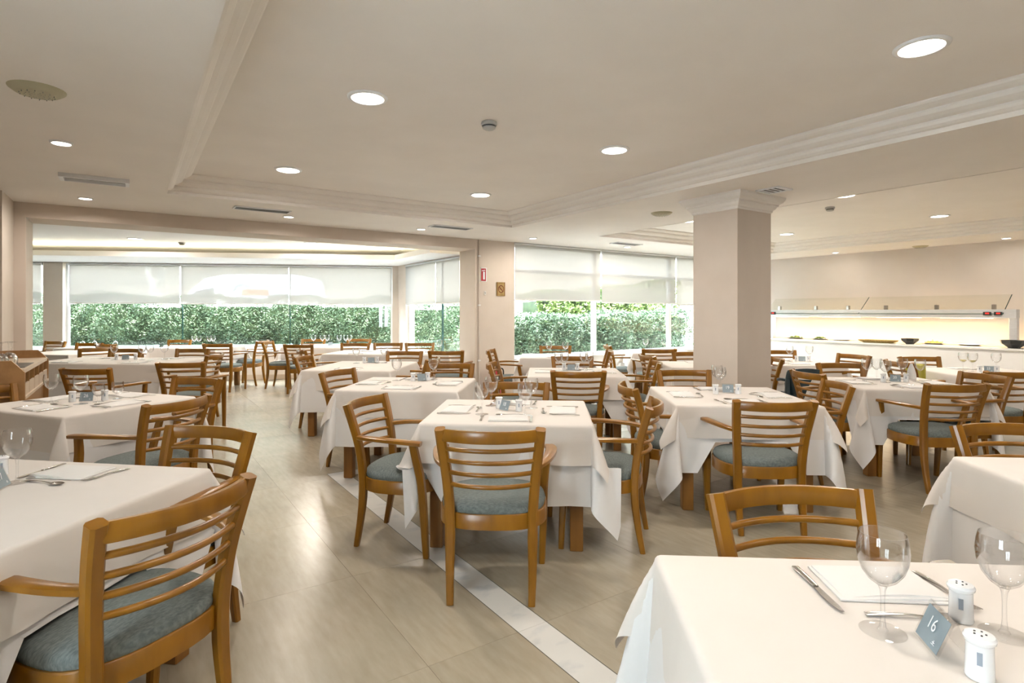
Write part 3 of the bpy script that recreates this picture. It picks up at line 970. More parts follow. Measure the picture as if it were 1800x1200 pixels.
MB().box(SU0 + .12, SU1 - .02, SV0 + .25, SV0 + .75, SZ + .001, SZ + .006).build('tray_mat', 'black', sb)

# ------------------------------------------------------------------ chair
def chair_proto():
    root = empty('armchair')
    pw = {}
    ctrl = [(.195, -.045, 0), (.199, -.018, .15), (.20, 0, .30), (.202, 0, .44), (.213, -.018, .60), (.228, -.052, .74), (.238, -.085, .85)]
    path = cr(ctrl, 3)
    def post_at(z):
        for i in range(len(path) - 1):
            if path[i].z <= z <= path[i + 1].z:
                k = (z - path[i].z) / (path[i + 1].z - path[i].z)
                return path[i].lerp(path[i + 1], k)
        return path[-1]
    n = len(path)
    wa = [.016 + .008 * min(1, i / 6) for i in range(n)]
    wb = [.015 + .007 * min(1, i / 6) for i in range(n)]
    for s in (1, -1):
        pp = [(p.x * s, p.y, p.z) for p in path]
        MB().sweep(pp, wa, wb, (0, 1, 0)).build('rear_post', 'wood', root, 35)
        fp = cr([(.252 * s, .425, 0), (.258 * s, .415, .2), (.262 * s, .40, .42), (.272 * s, .375, .55), (.29 * s, .36, .652)], 3)
        k = len(fp)
        MB().sweep(fp, [.016 + .006 * min(1, i / 5) - .004 * max(0, (i - 8) / 4) for i in range(k)], [.016 + .006 * min(1, i / 5) for i in range(k)], (0, 1, 0)).build('front_leg', 'wood', root, 35)
        q = post_at(.655)
        ap = cr([(q.x * s * 1.0, q.y, .655), (.262 * s, .06, .662), (.292 * s, .20, .664), (.302 * s, .32, .662), (.292 * s, .41, .655)], 4)
        k = len(ap)
        MB().sweep(ap, [.014 + .015 * math.sin(math.pi * min(1, (i + 1) / k) * .62) for i in range(k)], .0125, (0, 0, 1)).build('arm', 'wood', root, 35)
    def slat(z, hb, ta, name, bow=.072):
        q = post_at(z)
        pts = []
        for i in range(13):
            t = -1 + 2 * i / 12
            pts.append((q.x * t, q.y - bow * (1 - t * t), z))
        MB().sweep(pts, ta, hb, (0, 0, 1), OCT if name == 'top_rail' else RND).build(name, 'wood', root, 40)
    slat(.820, .029, .0115, 'top_rail')
    for z in (.752, .692, .632, .572):
        slat(z, .0112, .0105, 'back_slat', .068)
    N = 36
    def ol(t, sc=1.0):
        c, s_ = math.cos(t), math.sin(t)
        e = 2 / 2.7
        return (.272 * sc * math.copysign(abs(c) ** e, c), .205 + .235 * sc * math.copysign(abs(s_) ** e, s_))
    fr = MB()
    for sc, z in ((1, .35), (1.0, .42), (.985, .425), (.90, .425), (.90, .35)):
        fr.v += [(*ol(2 * math.pi * i / N, sc), z) for i in range(N)]
    for r in range(5):
        r2 = (r + 1) % 5
        for i in range(N):
            j = (i + 1) % N
            fr.f.append((r * N + i, r * N + j, r2 * N + j, r2 * N + i))
    fr.build('seat_frame', 'wood', root, 40)
    cu_ = MB()
    for sc, z in ((.93, .405), (.965, .428), (.975, .445), (.95, .462), (.87, .474), (.70, .482), (.40, .487), (.05, .489)):
        cu_.v += [(*ol(2 * math.pi * i / N, sc), z) for i in range(N)]
    for r in range(7):
        for i in range(N):
            j = (i + 1) % N
            cu_.f.append((r * N + i, r * N + j, r * N + N + j, r * N + N + i))
    cu_.f.append(tuple(7 * N + i for i in range(N)))
    cu_.build('seat_cushion', 'fabric', root, 60)
    return root
CH0 = chair_proto()
CHU = [False]
CHAIRS = []
def chair(x, y, phi, label):
    """phi: facing, degrees clockwise from straight away"""
    if not CHU[0]:
        o = CH0; CHU[0] = True
    else:
        o = copy_tree(CH0)
    o.location = (x, y, 0)
    o.rotation_euler = (0, 0, -R(phi))
    tag(o, label, 'chair', 'wooden armchairs with blue grey seats')
    CHAIRS.append((x, y, R(phi)))
A_ = 'wooden armchair with blue seat '
CL = [
 # table eighteen
 (-.10, 2.76, 2, 'honey ' + A_ + 'at the near side of table eighteen'),
 (-.84, 3.585, 104, A_ + 'on the left side of table eighteen'),
 (.77, 3.50, -74, A_ + 'on the right side of table eighteen'),
 (.03, 4.34, 183, A_ + 'on the far side of table eighteen'),
 # 16, right edge
 (.86, 1.66, 175, A_ + 'facing the photographer behind table sixteen'),
 (2.39, 2.68, 178, A_ + 'behind the table cut off at the right edge'),
 # 17
 (-1.06, 1.73, -66, 'large ' + A_ + 'in the front left at table seventeen'),
 (-1.45, 2.60, 198, A_ + 'on the far side of table seventeen'),
 # 26
 (-2.17, 3.59, -76, A_ + 'on the right side of table twenty-six'),
 (-2.62, 4.62, 197, A_ + 'on the far side of table twenty-six'),
 (-3.80, 4.10, 105, A_ + 'at the left side of table twenty-six by the waiter station'),
 # long table behind twenty-six
 (-4.15, 5.62, 2, A_ + 'left of two on near side of long table behind twenty-six'),
 (-3.62, 6.28, -5, A_ + 'right of two on near side of long table behind twenty-six'),
 (-3.95, 7.40, -96, A_ + 'at the aisle end of the long table behind twenty-six'),
 (-5.75, 8.38, 184, A_ + 'left of two on far side of long table behind twenty-six'),
 (-4.75, 8.38, 182, A_ + 'right of two on far side of long table behind twenty-six'),
 # bay left
 (-6.45, 8.80, 300, A_ + 'at the right of the bay left corner table'),
 (-7.45, 9.95, 184, A_ + 'on the far side of the bay left corner table'),
 (-8.55, 10.55, 195, A_ + 'in front of the pink pier in the bay'),
 (-5.10, 9.92, 0, A_ + 'seen from behind at the left bay window table'),
 (-4.88, 10.95, -90, A_ + 'at the right end of the left bay window table'),
 (-6.55, 11.12, 188, A_ + 'on the window side of the left bay window table'),
 (-6.95, 9.85, 20, A_ + 'at near side of bay table with upturned glasses'),
 # bay right
 (-4.45, 10.55, 88, A_ + 'at the left end of the long bay table'),
 (-3.62, 9.72, 2, A_ + 'seen from behind at the long bay table'),
 (-4.02, 11.42, 186, A_ + 'left of two on window side of the long bay table'),
 (-3.12, 11.50, 186, A_ + 'right of two on window side of the long bay table'),
 (-3.02, 8.42, 60, A_ + 'turned toward the fourth aisle table from its left'),
 (-2.75, 9.92, 178, A_ + 'left of two on far side of fourth aisle table'),
 (-2.18, 9.98, 172, A_ + 'right of two on far side of fourth aisle table'),
 (-1.62, 9.98, 172, A_ + 'on the far side of the bay corner table'),
 (-.93, 8.14, 4, A_ + 'seen from behind at the bay corner table'),
 # third aisle table
 (-2.50, 7.05, 94, A_ + 'on the left side of the third aisle table'),
 (-1.02, 6.75, -82, A_ + 'on the right side of the third aisle table'),
 (-1.50, 7.86, 180, A_ + 'on the far side of the third aisle table'),
 # second aisle table
 (-1.56, 5.32, 110, A_ + 'on the left side of the second aisle table'),
 (-.66, 5.98, 182, A_ + 'on the far side of the second aisle table'),
 # directly behind eighteen
 (.62, 5.36, 3, A_ + 'seen from behind at the table directly behind eighteen'),
 (-.12, 6.15, 98, A_ + 'on the left side of the table directly behind eighteen'),
 (.74, 6.92, 181, A_ + 'on the far side of the table directly behind eighteen'),
 (1.50, 6.30, -86, A_ + 'on the right side of the table directly behind eighteen'),
 # garden windows
 (-.22, 8.25, 98, A_ + 'on the left side of the left garden window table'),
 (.70, 9.12, 180, A_ + 'on window side of the left garden window table'),
 (1.30, 8.15, -84, A_ + 'on the right side of the left garden window table'),
 (2.18, 8.50, 0, A_ + 'seen from behind at the right garden window table'),
 (1.68, 9.45, 92, A_ + 'on the left side of the right garden window table'),
 # behind column
 (1.80, 7.25, 82, A_ + 'at the left of the table behind the column'),
 (2.45, 7.72, 180, A_ + 'on the far side of the table behind the column'),
 (3.08, 6.80, -78, A_ + 'just right of the column, slats seen from the side'),
 # 19
 (.96, 4.28, 90, A_ + 'on the left side of table nineteen'),
 (1.63, 3.60, 1, A_ + 'seen from behind at the near side of table nineteen'),
 (2.44, 4.42, -83, A_ + 'on the right side of table nineteen'),
 (1.62, 5.28, 179, A_ + 'on the far side of table nineteen, before the column'),
 # 20
 (2.80, 5.25, 85, A_ + 'on the left side of table twenty'),
 (3.40, 4.43, -3, A_ + 'seen from behind at the near side of table twenty'),
 (3.52, 6.02, 180, A_ + 'on the far side of table twenty'),
 (4.08, 5.0, -95, A_ + 'on the right side of table twenty'),
 # 23
 (4.62, 5.33, 1, A_ + 'seen from behind at the near side of table twenty-three'),
 (4.40, 6.35, 92, A_ + 'on the left side of table twenty-three'),
 (4.98, 6.88, 180, A_ + 'on the far side of table twenty-three'),
 # high chair table
 (3.80, 8.05, 180, A_ + 'on the far side of the high chair table'),
 (4.32, 7.30, -105, A_ + 'on the right side of the high chair table'),
]
for c in CL:
    chair(*c)

# ------------------------------------------------------------------ tables with two cloths each
leg_mesh = MB().cbox(-.038, .038, -.038, .038, 0, .66, .004).mesh('leg', 'darkwood')
TZ = .7500
def seat_hit(x, y):
    for cx, cy, ph in CHAIRS:
        dx, dy = x - cx, y - cy
        if dx * dx + dy * dy > .5:
            continue
        fy = dx * math.sin(ph) + dy * math.cos(ph)
        fx = dx * math.cos(ph) - dy * math.sin(ph)
        if (abs(fx) / .29) ** 2.7 + (abs(fy - .205) / .255) ** 2.7 < 1:
            return True
    return False
def cloth_mesh(a, b, drop, seed, x, y, phi, name, mat, inset=0.0, lift=.492, twist=0.0):
    rnd = random.Random(seed)
    Rr = .018
    def ticks(h):
        t = [h * (-1 + i / 4) for i in range(9)]
        t = t[1:-1]
        e = [h + Rr * 1.571 * k / 3 for k in range(0, 4)]
        n = 9
        e += [h + Rr * 1.571 + (drop - Rr * 1.571) * (k + 1) / n for k in range(n)]
        return [-q for q in e[::-1]] + t + e
    S, T = ticks(a), ticks(b)
    ph = [rnd.uniform(0, 6.28) for _ in range(8)]
    k0 = .50 if drop < .3 else .42
    kk = {(sx, sy): (k0 * rnd.uniform(.8, 1.15), rnd.uniform(-.12, .12)) for sx in (1, -1) for sy in (1, -1)}
    cp, sp = math.cos(phi), math.sin(phi)
    m = MB()
    for t in T:
        for s in S:
            ex, ey = max(abs(s) - a, 0), max(abs(t) - b, 0)
            sx, sy = math.copysign(1, s), math.copysign(1, t)
            px, py = max(-a, min(a, s)), max(-b, min(b, t))
            r = math.hypot(ex, ey)
            z = 0.0
            ox = oy = 0.0
            if r > 0:
                th = math.atan2(ey, ex)
                f = min(r / Rr, math.pi / 2)
                ox += Rr * math.sin(f) * math.cos(th)
                oy += Rr * math.sin(f) * math.sin(th)
                z -= Rr * (1 - math.cos(f))
                rr = max(r - Rr * math.pi / 2, 0)
                kc, kt = kk[(sx, sy)]
                hm = .20 if drop < .3 else .125
                h = hm * (1 - math.exp(-rr * kc / hm)) * max(0, math.sin(2 * th)) ** .85
                wv = rr * ((.15 if drop < .3 else .17) * math.sin(4 * th) + kt * math.sin(2 * th) ** 2)
                ox += .7071 * h + .7071 * wv
                oy += .7071 * h - .7071 * wv
                z -= math.sqrt(max(rr * rr - h * h - wv * wv, 0))
                g = (rr / max(drop, .1))
                fx = (.020 + .014 * math.sin(7.5 * py + ph[0 if sx > 0 else 1]) + .008 * math.sin(17 * py + ph[4])) * g
                fy = (.020 + .014 * math.sin(7.5 * px + ph[2 if sy > 0 else 3]) + .008 * math.sin(17 * px + ph[5])) * g
                ox += fx * math.cos(th) ** 2
                oy += fy * math.sin(th) ** 2
            lx, ly = px + sx * ox, py + sy * oy
            wx = x + lx * cp + ly * sp
            wy = y - lx * sp + ly * cp
            zz = TZ + z - inset
            if zz < lift and seat_hit(wx, wy):
                zz = lift + .02 * (zz / lift) * .5
            m.v.append((lx, ly, zz))
    W = len(S)
    for j in range(len(T) - 1):
        for i in range(W - 1):
            k = j * W + i
            m.f.append((k, k + 1, k + W + 1, k + W))
    return m.mesh(name, mat, 60)

TABLES = {}
def table(key, x, y, phi, a, b, ph, tlabel, seed, d1=.235, d2=.47):
    ph_r = R(phi)
    t = empty('dining_table', (x, y, 0), -ph_r)
    tag(t, tlabel, 'table', 'square wooden dining tables')
    MB().cbox(-a, a, -b, b, .712, .742, .006).build('tabletop', 'darkwood', t)
    for sx in (-1, 1):
        for sy in (-1, 1):
            link('leg', leg_mesh, t, (sx * (a - .075), sy * (b - .075), 0))
    ap = MB().box(-a + .08, a - .08, -b + .09, -b + .11, .64, .712).box(-a + .08, a - .08, b - .11, b - .09, .64, .712)
    ap.box(-a + .09, -a + .11, -b + .08, b - .08, .64, .712).box(a - .11, a - .09, -b + .08, b - .08, .64, .712)
    ap.build('apron', 'darkwood', t)
    u = link('under_cloth', cloth_mesh(a + .002, b + .002, d2, seed, x, y, ph_r, 'under_cloth', 'under', .004, .494), None, (x, y, 0), -ph_r)
    tag(u, 'long white under cloth hanging from ' + ph, 'tablecloth', 'long white under cloths')
    c = link('tablecloth', cloth_mesh(a + .006, b + .006, d1, seed + 50, x, y, ph_r, 'tablecloth', 'cloth', 0, .50), None, (x, y, 0), -ph_r)
    tag(c, 'cream top tablecloth spread over ' + ph, 'tablecloth', 'cream top tablecloths')
    TABLES[key] = dict(x=x, y=y, phi=ph_r, a=a, b=b, ph=ph)
W0 = 'wooden table with square legs under white cloths, '
TB = [
 ('18', -.01, 3.75, 3.8, .49, .44, 'table eighteen', W0 + 'carrying number eighteen in the middle'),
 ('16', .862, 1.03, 3.9, .49, .45, 'table sixteen', W0 + 'carrying number sixteen in the front right'),
 ('R', 2.46, 2.065, 4.5, .49, .45, 'the right edge table', W0 + 'cut off by the right edge'),
 ('17', -1.83, 1.99, 9, .49, .45, 'table seventeen', W0 + 'carrying number seventeen in the front left'),
 ('26', -3.08, 4.13, 21, .49, .45, 'table twenty-six', W0 + 'carrying number twenty-six at the left'),
 ('25', -5.25, 7.62, 4, .95, .48, 'the long table behind twenty-six', 'long ' + W0 + 'behind table twenty-six'),
 ('24', -7.15, 9.15, 8, .48, .45, 'the bay left corner table', W0 + 'in the left corner of the bay'),
 ('9', -7.55, 10.55, 8, .60, .42, 'the upturned glasses table', W0 + 'with upturned glasses in the bay'),
 ('10', -5.85, 10.62, 7, .62, .42, 'the left bay window table', W0 + 'at the left part of the bay window'),
 ('11', -3.48, 10.88, 7, .74, .42, 'the long bay table', 'long ' + W0 + 'before the right bay window pane'),
 ('13', -2.38, 9.15, 5, .50, .42, 'the fourth aisle table', W0 + 'fourth back along the aisle'),
 ('12', -1.30, 8.98, 6, .38, .37, 'the bay corner table', W0 + 'beside the bay side window'),
 ('14', -1.80, 6.90, 5, .49, .58, 'the third aisle table', W0 + 'third back along the aisle'),
 ('15', -.92, 5.17, 5, .50, .46, 'the second aisle table', W0 + 'second back along the aisle'),
 ('3', .68, 6.16, 3, .48, .44, 'the table directly behind eighteen', W0 + 'straight behind table eighteen'),
 ('2', .64, 8.42, 3, .49, .42, 'the left garden window table', W0 + 'under the left garden window'),
 ('1', 2.42, 9.40, 3, .47, .43, 'the right garden window table', W0 + 'under the right garden window'),
 ('0', 2.36, 7.05, 3, .45, .42, 'the table behind the column', W0 + 'mostly hidden by the column'),
 ('19', 1.68, 4.44, 3.5, .485, .49, 'table nineteen', W0 + 'carrying number nineteen before the column'),
 ('20', 3.50, 5.22, 3, .49, .44, 'table twenty', W0 + 'carrying number twenty'),
 ('23', 5.12, 6.20, 3, .49, .44, 'table twenty-three', W0 + 'carrying number twenty-three at the far right'),
 ('22', 3.58, 7.38, 3, .50, .43, 'the high chair table', W0 + 'behind the dark high chair'),
]
for i, tb in enumerate(TB):
    table(*tb, seed=10 + i * 3)

# ------------------------------------------------------------------ tableware prototypes
def glass_parts(hs=1.0, bw=1.0, full=True, up=False):
    n = 28 if full else 14
    ft = [(.0005, .003), (.010, .0045), (.036, .0018), (.0425, .0008), (.0425, 0), (.0005, 0)]
    st = [(.0105, .0035), (.0062, .010), (.0042, .03), (.0040, .065), (.0055, .085), (.010, .096)]
    bo = [(.001, .0945), (.012, .0955), (.026, .106), (.038, .123), (.0455, .145), (.0475, .165), (.0455, .186), (.0425, .2005),
          (.0413, .2005), (.0442, .186), (.0462, .165), (.0442, .146), (.0365, .125), (.0245, .109), (.010, .0995), (.001, .099)]
    sc = lambda p: [(r * bw, z * hs) for r, z in p]
    return [('foot', MB().lathe(sc(ft), n)), ('stem', MB().lathe(sc(st), n)), ('bowl', MB().lathe(sc(bo), n))]
def tumbler_parts():
    # squat goblet: short stem
    ft = [(.0005, .003), (.010, .004), (.030, .0015), (.034, 0), (.0005, 0)]
    st = [(.010, .003), (.006, .012), (.0055, .028), (.012, .040)]
    bo = [(.001, .039), (.014, .040), (.030, .052), (.039, .072), (.040, .095), (.0375, .128), (.0365, .128), (.0388, .095), (.0378, .073), (.029, .055), (.012, .044), (.001, .0435)]
    return [('foot', MB().lathe(ft, 24)), ('stem', MB().lathe(st, 24)), ('bowl', MB().lathe(bo, 24))]
GM = {'wine': [(n, m.mesh(n, 'footglass' if n == 'foot' else 'glass', 50)) for n, m in glass_parts()],
      'short': [(n, m.mesh(n, 'footglass' if n == 'foot' else 'glass', 50)) for n, m in tumbler_parts()]}
far = MB()
for n, m in glass_parts(full=False):
    k = len(far.v)
    far.v += m.v
    far.f += [tuple(i + k for i in f) for f in m.f]
FARG = far.mesh('wine_glass', 'glass', 50)
wine_m = MB().lathe([(.001, .100), (.012, .101), (.0245, .110), (.034, .122), (.001, .122)], 20).mesh('wine', mat_noise('white_wine', (.55, .52, .12), (.62, .58, .16), 5, .1, .5))
GRP = 'stemmed wine glasses'
ORD = ['first', 'second', 'third', 'fourth', 'fifth', 'sixth', 'seventh']
def glass(x, y, label, kind='wine', z=TZ + .0008, turned=False, s=1.0, group=GRP, wine=False, name='wine_glass'):
    distance = math.hypot(x, y)
    if distance > 7 and kind == 'wine' and not wine:
        o = link(name, FARG)
    else:
        o = empty(name)
        for n, me in GM[kind]:
            link(n, me, o)
        if wine:
            link('white_wine', wine_m, o)
    o.location = (x, y, z + (.2005 * s if turned else 0))
    if turned:
        o.rotation_euler = (math.pi, 0, random.uniform(0, 6))
    o.scale = (s, s, s)
    return tag(o, label, 'glass', group)

shaker_body = MB().lathe([(.0005, 0), (.021, 0), (.0225, .003), (.0215, .010), (.0205, .055), (.0205, .062), (.024, .066), (.025, .071), (.022, .076), (.0005, .078)], 24).mesh('shaker_body', 'ceramic', 40)
shaker_holes = MB()
for i in range(5):
    a = i * 1.2566
    shaker_holes.box(.009 * math.cos(a) - .0016, .009 * math.cos(a) + .0016, .009 * math.sin(a) - .0016, .009 * math.sin(a) + .0016, .0762, .0785)
shaker_holes = shaker_holes.mesh('pour_holes', 'ventdark')
shaker_mark = MB().box(-.004, .004, -.0222, -.0195, .030, .052).mesh('printed_letter', 'marking')
def shaker(x, y, label, rz=0.3):
    o = empty('salt_shaker', (x, y, TZ + .0008), rz)
    tag(o, label, 'shaker', 'white ceramic shakers')
    link('shaker_body', shaker_body, o)
    link('pour_holes', shaker_holes, o)
    link('printed_letter', shaker_mark, o)

# number stand: a clear acrylic tent with a blue grey card on the front slope
SW, SH, SD = .047, .072, .030
def tent():
    a, b, c = MB(), MB(), MB()
    t = .0022
    def sheet(m, y0, y1, th, x0=-SW, x1=SW, z0=0.0, z1=SH):
        k = len(m.v)
        d = Vector((0, y1 - y0, z1 - z0)).normalized()
        nrm = Vector((0, -d.z, d.y)) * th
        for xx in (x0, x1):
            for yy, zz in ((y0, z0), (y1, z1)):
                m.v.append((xx, yy, zz)); m.v.append((xx, yy + nrm.y, zz + nrm.z))
        q = [k + i for i in range(8)]
        m.f += [(q[0], q[4], q[6], q[2]), (q[1], q[3], q[7], q[5]), (q[0], q[1], q[5], q[4]), (q[2], q[6], q[7], q[3]), (q[0], q[2], q[3], q[1]), (q[4], q[5], q[7], q[6])]
    sheet(a, -SD, 0, t)
    sheet(b, SD, 0, -t)
    f = lambda z: -SD * (1 - z / SH)
    sheet(c, f(.006) - .0026, f(SH - .005) - .0026, .0006, -SW + .006, SW - .006, .006 - .0009, SH - .005 - .0009)
    return a.mesh('front_sheet', 'acrylic'), b.mesh('rear_sheet', 'acrylic'), c.mesh('number_card', 'card')
TENT = tent()
TILT = math.atan2(SH, SD)
mark = MB().box(-.004, .004, -.0008, .0008, 0, .0004).box(-.0008, .0008, -.003, .004, 0, .0004).box(-.006, .006, -.0045, -.0035, 0, .0004).mesh('small_mark', 'print')
def stand(x, y, num, label, rz):
    o = empty('number_stand', (x, y, TZ + .0008), rz)
    tag(o, label, 'number stand', 'acrylic table number stands')
    link('front_sheet', TENT[0], o); link('rear_sheet', TENT[1], o)
    card = link('number_card', TENT[2], o)
    nz = Vector((0, -SH, SD)).normalized()
    if num:
        fc = bpy.data.curves.new('number_print', 'FONT')
        fc.body = num
        fc.size = .036
        fc.extrude = .0002
        fc.align_x = 'CENTER'; fc.align_y = 'CENTER'
        fc.materials.append(M['print'])
        tmp = bpy.data.objects.new('number_text', fc)
        COL.objects.link(tmp)
        bpy.context.view_layer.update()
        tme = bpy.data.meshes.new_from_object(tmp.evaluated_get(bpy.context.evaluated_depsgraph_get()))
        bpy.data.objects.remove(tmp)
        tme.name = 'number_print'
        p = link('number_print', tme, card)
        mid = Vector((-.004, -SD * .44, SH * .56)) + nz * .0042
        p.location = mid
        p.rotation_euler = (TILT, 0, 0)
        p.scale = (.85, 1, 1)
    q = link('small_mark', mark, card)
    q.location = Vector((.022, -SD * .76, SH * .24)) + nz * .0042
    q.rotation_euler = (TILT, 0, 0)
    return o

def fork_mesh():
    m = MB()
    path = [(0, -.095, .003), (0, -.06, .005), (0, -.01, .006), (0, .025, .0035), (0, .05, .004)]
    m.sweep(path, [.0075, .006, .0032, .0035, .010], [.0012, .0016, .0018, .0016, .0013], (0, 0, 1))
    for k in range(4):
        x = -.0085 + .0057 * k
        m.sweep([(x, .045, .004), (x, .07, .003), (x * .95, .095, .007)], [.0017, .0016, .0010], .001, (0, 0, 1))
    return m.mesh('fork', 'steel', 40)
def spoon_mesh():
    m = MB()
    m.sweep([(0, -.095, .003), (0, -.06, .005), (0, -.01, .006), (0, .03, .0035), (0, .045, .0035)], [.0075, .006, .0032, .0035, .006], [.0012, .0016, .0018, .0016, .0012], (0, 0, 1))
    k = len(m.v)
    N = 20
    for r, z in ((1, .0055), (.75, .003), (.4, .0014), (.05, .001)):
        for i in range(N):
            a = 2 * math.pi * i / N
            m.v.append((.0185 * r * math.cos(a), .068 + .030 * r * math.sin(a), z))
    for q in range(3):
        for i in range(N):
            j = (i + 1) % N
            m.f.append((k + q * N + i, k + q * N + j, k + q * N + N + j, k + q * N + N + i))
    return m.mesh('spoon', 'steel', 40)
FORK, SPOON = fork_mesh(), spoon_mesh()
KH = MB().sweep([(0, -.105, .004), (0, -.06, .005), (0, 0, .005)], [.0085, .0075, .006], [.0026, .003, .0024], (0, 0, 1)).mesh('handle', 'steel', 40)
kb_ = MB()
kb_.prism([(-.006, 0), (.006, 0), (.0095, .04), (.0095, .08), (.004, .108), (-.004, .112), (-.006, .09)], .0034, .0050)
KB = kb_.mesh('blade', 'steel')
def napkin_mesh(seed):
    rnd = random.Random(seed)
    m = MB()
    for lay in range(3):
        k = len(m.v)
        hx, hy = .12 - .003 * lay, .085 - .004 * lay
        dx, dy, tw = rnd.uniform(-.004, .004), rnd.uniform(-.006, .004), rnd.uniform(-.03, .03)
        nx, ny = 12, 9
        for j in range(ny):
            for i in range(nx):
                s, t = -1 + 2 * i / (nx - 1), -1 + 2 * j / (ny - 1)
                zz = .0012 + .0032 * (lay + 1) * (1 - .25 * max(abs(s), abs(t)) ** 4) + .0025 * lay * math.sin(2.2 * s + seed) * max(0, t) 
                xx, yy = hx * s + dx, hy * t + dy
                m.v.append((xx * math.cos(tw) - yy * math.sin(tw), xx * math.sin(tw) + yy * math.cos(tw), zz))
        for j in range(ny - 1):
            for i in range(nx - 1):
                q = k + j * nx + i
                m.f.append((q, q + 1, q + nx + 1, q + nx))
        # hem down to the cloth
        rim = [k + i for i in range(nx)] + [k + j * nx + nx - 1 for j in range(1, ny)] + [k + (ny - 1) * nx + i for i in range(nx - 2, -1, -1)] + [k + j * nx for j in range(ny - 2, 0, -1)]
        b = len(m.v)
        m.v += [(m.v[i][0], m.v[i][1], .0004) for i in rim]
        for i in range(len(rim)):
            j = (i + 1) % len(rim)
            m.f.append((rim[i], b + i, b + j, rim[j]))
    return m.mesh('napkin', 'napkin', 40)
NAP = [napkin_mesh(i) for i in range(4)]

def setting(key, side, items='nkfs', off=0.0, fwd=.145, jig=1):
    t = TABLES[key]
    rnd = random.Random(hash(key + side) % 1000 if False else sum(map(ord, key + side)))
    a, b = t['a'], t['b']
    o, f, r = {'near': ((0, -b), (0, 1), (1, 0)), 'far': ((0, b), (0, -1), (-1, 0)), 'left': ((-a, 0), (1, 0), (0, -1)), 'right': ((a, 0), (-1, 0), (0, 1)),
               'near left': ((-a * .5, -b), (0, 1), (1, 0)), 'near right': ((a * .5, -b), (0, 1), (1, 0)),
               'far left': ((-a * .5, b), (0, -1), (-1, 0)), 'far right': ((a * .5, b), (0, -1), (-1, 0))}[side]
    def place(px, py, ang, me, name, label, cat, group):
        lx = o[0] + f[0] * py + r[0] * px
        ly = o[1] + f[1] * py + r[1] * px
        la = math.atan2(f[1], f[0]) - math.pi / 2 + ang
        cp, sp = math.cos(t['phi']), math.sin(t['phi'])
        x, y = t['x'] + lx * cp + ly * sp, t['y'] - lx * sp + ly * cp
        if name == 'knife':
            ob = empty(name, (x, y, TZ + .001), la - t['phi'])
            link('handle', KH, ob); link('blade', KB, ob)
        else:
            ob = link(name, me, None, (x, y, TZ + .001), la - t['phi'])
        tag(ob, label, cat, group)
    j = lambda s: rnd.uniform(-s, s) * jig
    pl = side + ' place of ' + t['ph']
    if 'n' in items:
        place(off + j(.01), fwd - .01 + j(.01), j(.10), NAP[rnd.randrange(4)], 'napkin', 'folded white napkin at the ' + pl, 'napkin', 'folded napkins')
    if 'k' in items:
        place(off + .148 + j(.008), fwd + j(.01), j(.10), None, 'knife', 'steel knife at the ' + pl, 'knife', 'table knives')
    if 'f' in items:
        place(off - .15 + j(.008), fwd + j(.01), j(.14), FORK, 'fork', 'steel fork at the ' + pl, 'fork', 'table forks')
    if 's' in items:
        place(off + j(.02), fwd + .128, math.pi / 2 + j(.15), SPOON, 'spoon', 'steel dessert spoon at the ' + pl, 'spoon', 'dessert spoons')
setting('16', 'far', off=.02)
for s in ('near', 'left', 'right', 'far'):
    setting('18', s)
    setting('19', s)
setting('17', 'far', off=-.02)
for s in ('far', 'near', 'right', 'left'):
    setting('26', s)
    setting('20', s)
for s in ('near', 'far', 'left', 'right'):
    setting('15', s, 'nkfs')
    setting('3', s, 'nfs')
setting('R', 'left')
setting('R', 'far')
for s in ('near', 'far'):
    for k in ('14', '22', '23', '2', '1', '13'):
        setting(k, s, 'nfs' if k in ('14', '22', '23') else 'ns')
for s in ('near left', 'near right', 'far left', 'far right'):
    setting('25', s, 'nfs')
    setting('11', s, 'n')
for s in ('near', 'far'):
    setting('10', s, 'n'); setting('0', s, 'n'); setting('12', s, 'n')

def glasses(key, pts, kinds=None, ph=None, **kw):
    ph = ph or TABLES[key]['ph']
    order = sorted(range(len(pts)), key=lambda i: pts[i][0] / pts[i][1])
    for rank, i in enumerate(order):
        kd = (kinds or {}).get(i, 'wine')
        nm = 'stemmed wine glass' if kd == 'wine' else 'short stemmed water goblet'
        if len(pts) > 1:
            lab = 'clear %s, %s from the left on %s' % (nm, ORD[rank], ph)
        else:
            lab = 'clear %s standing on %s' % (nm, ph)
        glass(*pts[i], lab, kd, s=kw.get('s', 1.0), turned=kw.get('turned', False), group=GRP if kd == 'wine' else 'short goblets')
glasses('16', [(.754, 1.157), (.992, 1.146)])
glasses('17', [(-1.885, 2.167)])
glasses('26', [(-3.311, 4.088), (-3.041, 4.012), (-2.99, 4.114), (-2.944, 4.248)], {2: 'short', 3: 'short'})
glasses('18', [(-.191, 3.611), (-.142, 3.939), (.082, 3.571), (.131, 3.846)])
glasses('15', [(-1.09, 5.38), (-.755, 5.47)])
glasses('14', [(-1.97, 7.2), (-1.63, 7.25)])
glasses('3', [(.52, 6.33), (.58, 6.28), (.80, 6.33), (.87, 6.40)])
glasses('19', [(1.73, 4.80), (1.69, 4.62)])
glasses('20', [(3.40, 5.45), (3.50, 5.46), (3.44, 5.24), (3.76, 5.48), (3.86, 5.38)])
glasses('22', [(3.64, 7.46), (3.90, 7.46)])
glasses('2', [(.545, 8.40), (.79, 8.42)])
glasses('1', [(2.22, 9.45), (2.52, 9.42)])
glasses('12', [(-1.16, 9.10)])
glasses('11', [(-3.83, 10.98), (-3.66, 10.99), (-3.56, 10.96), (-3.34, 11.0), (-3.22, 11.02), (-3.14, 10.99)])
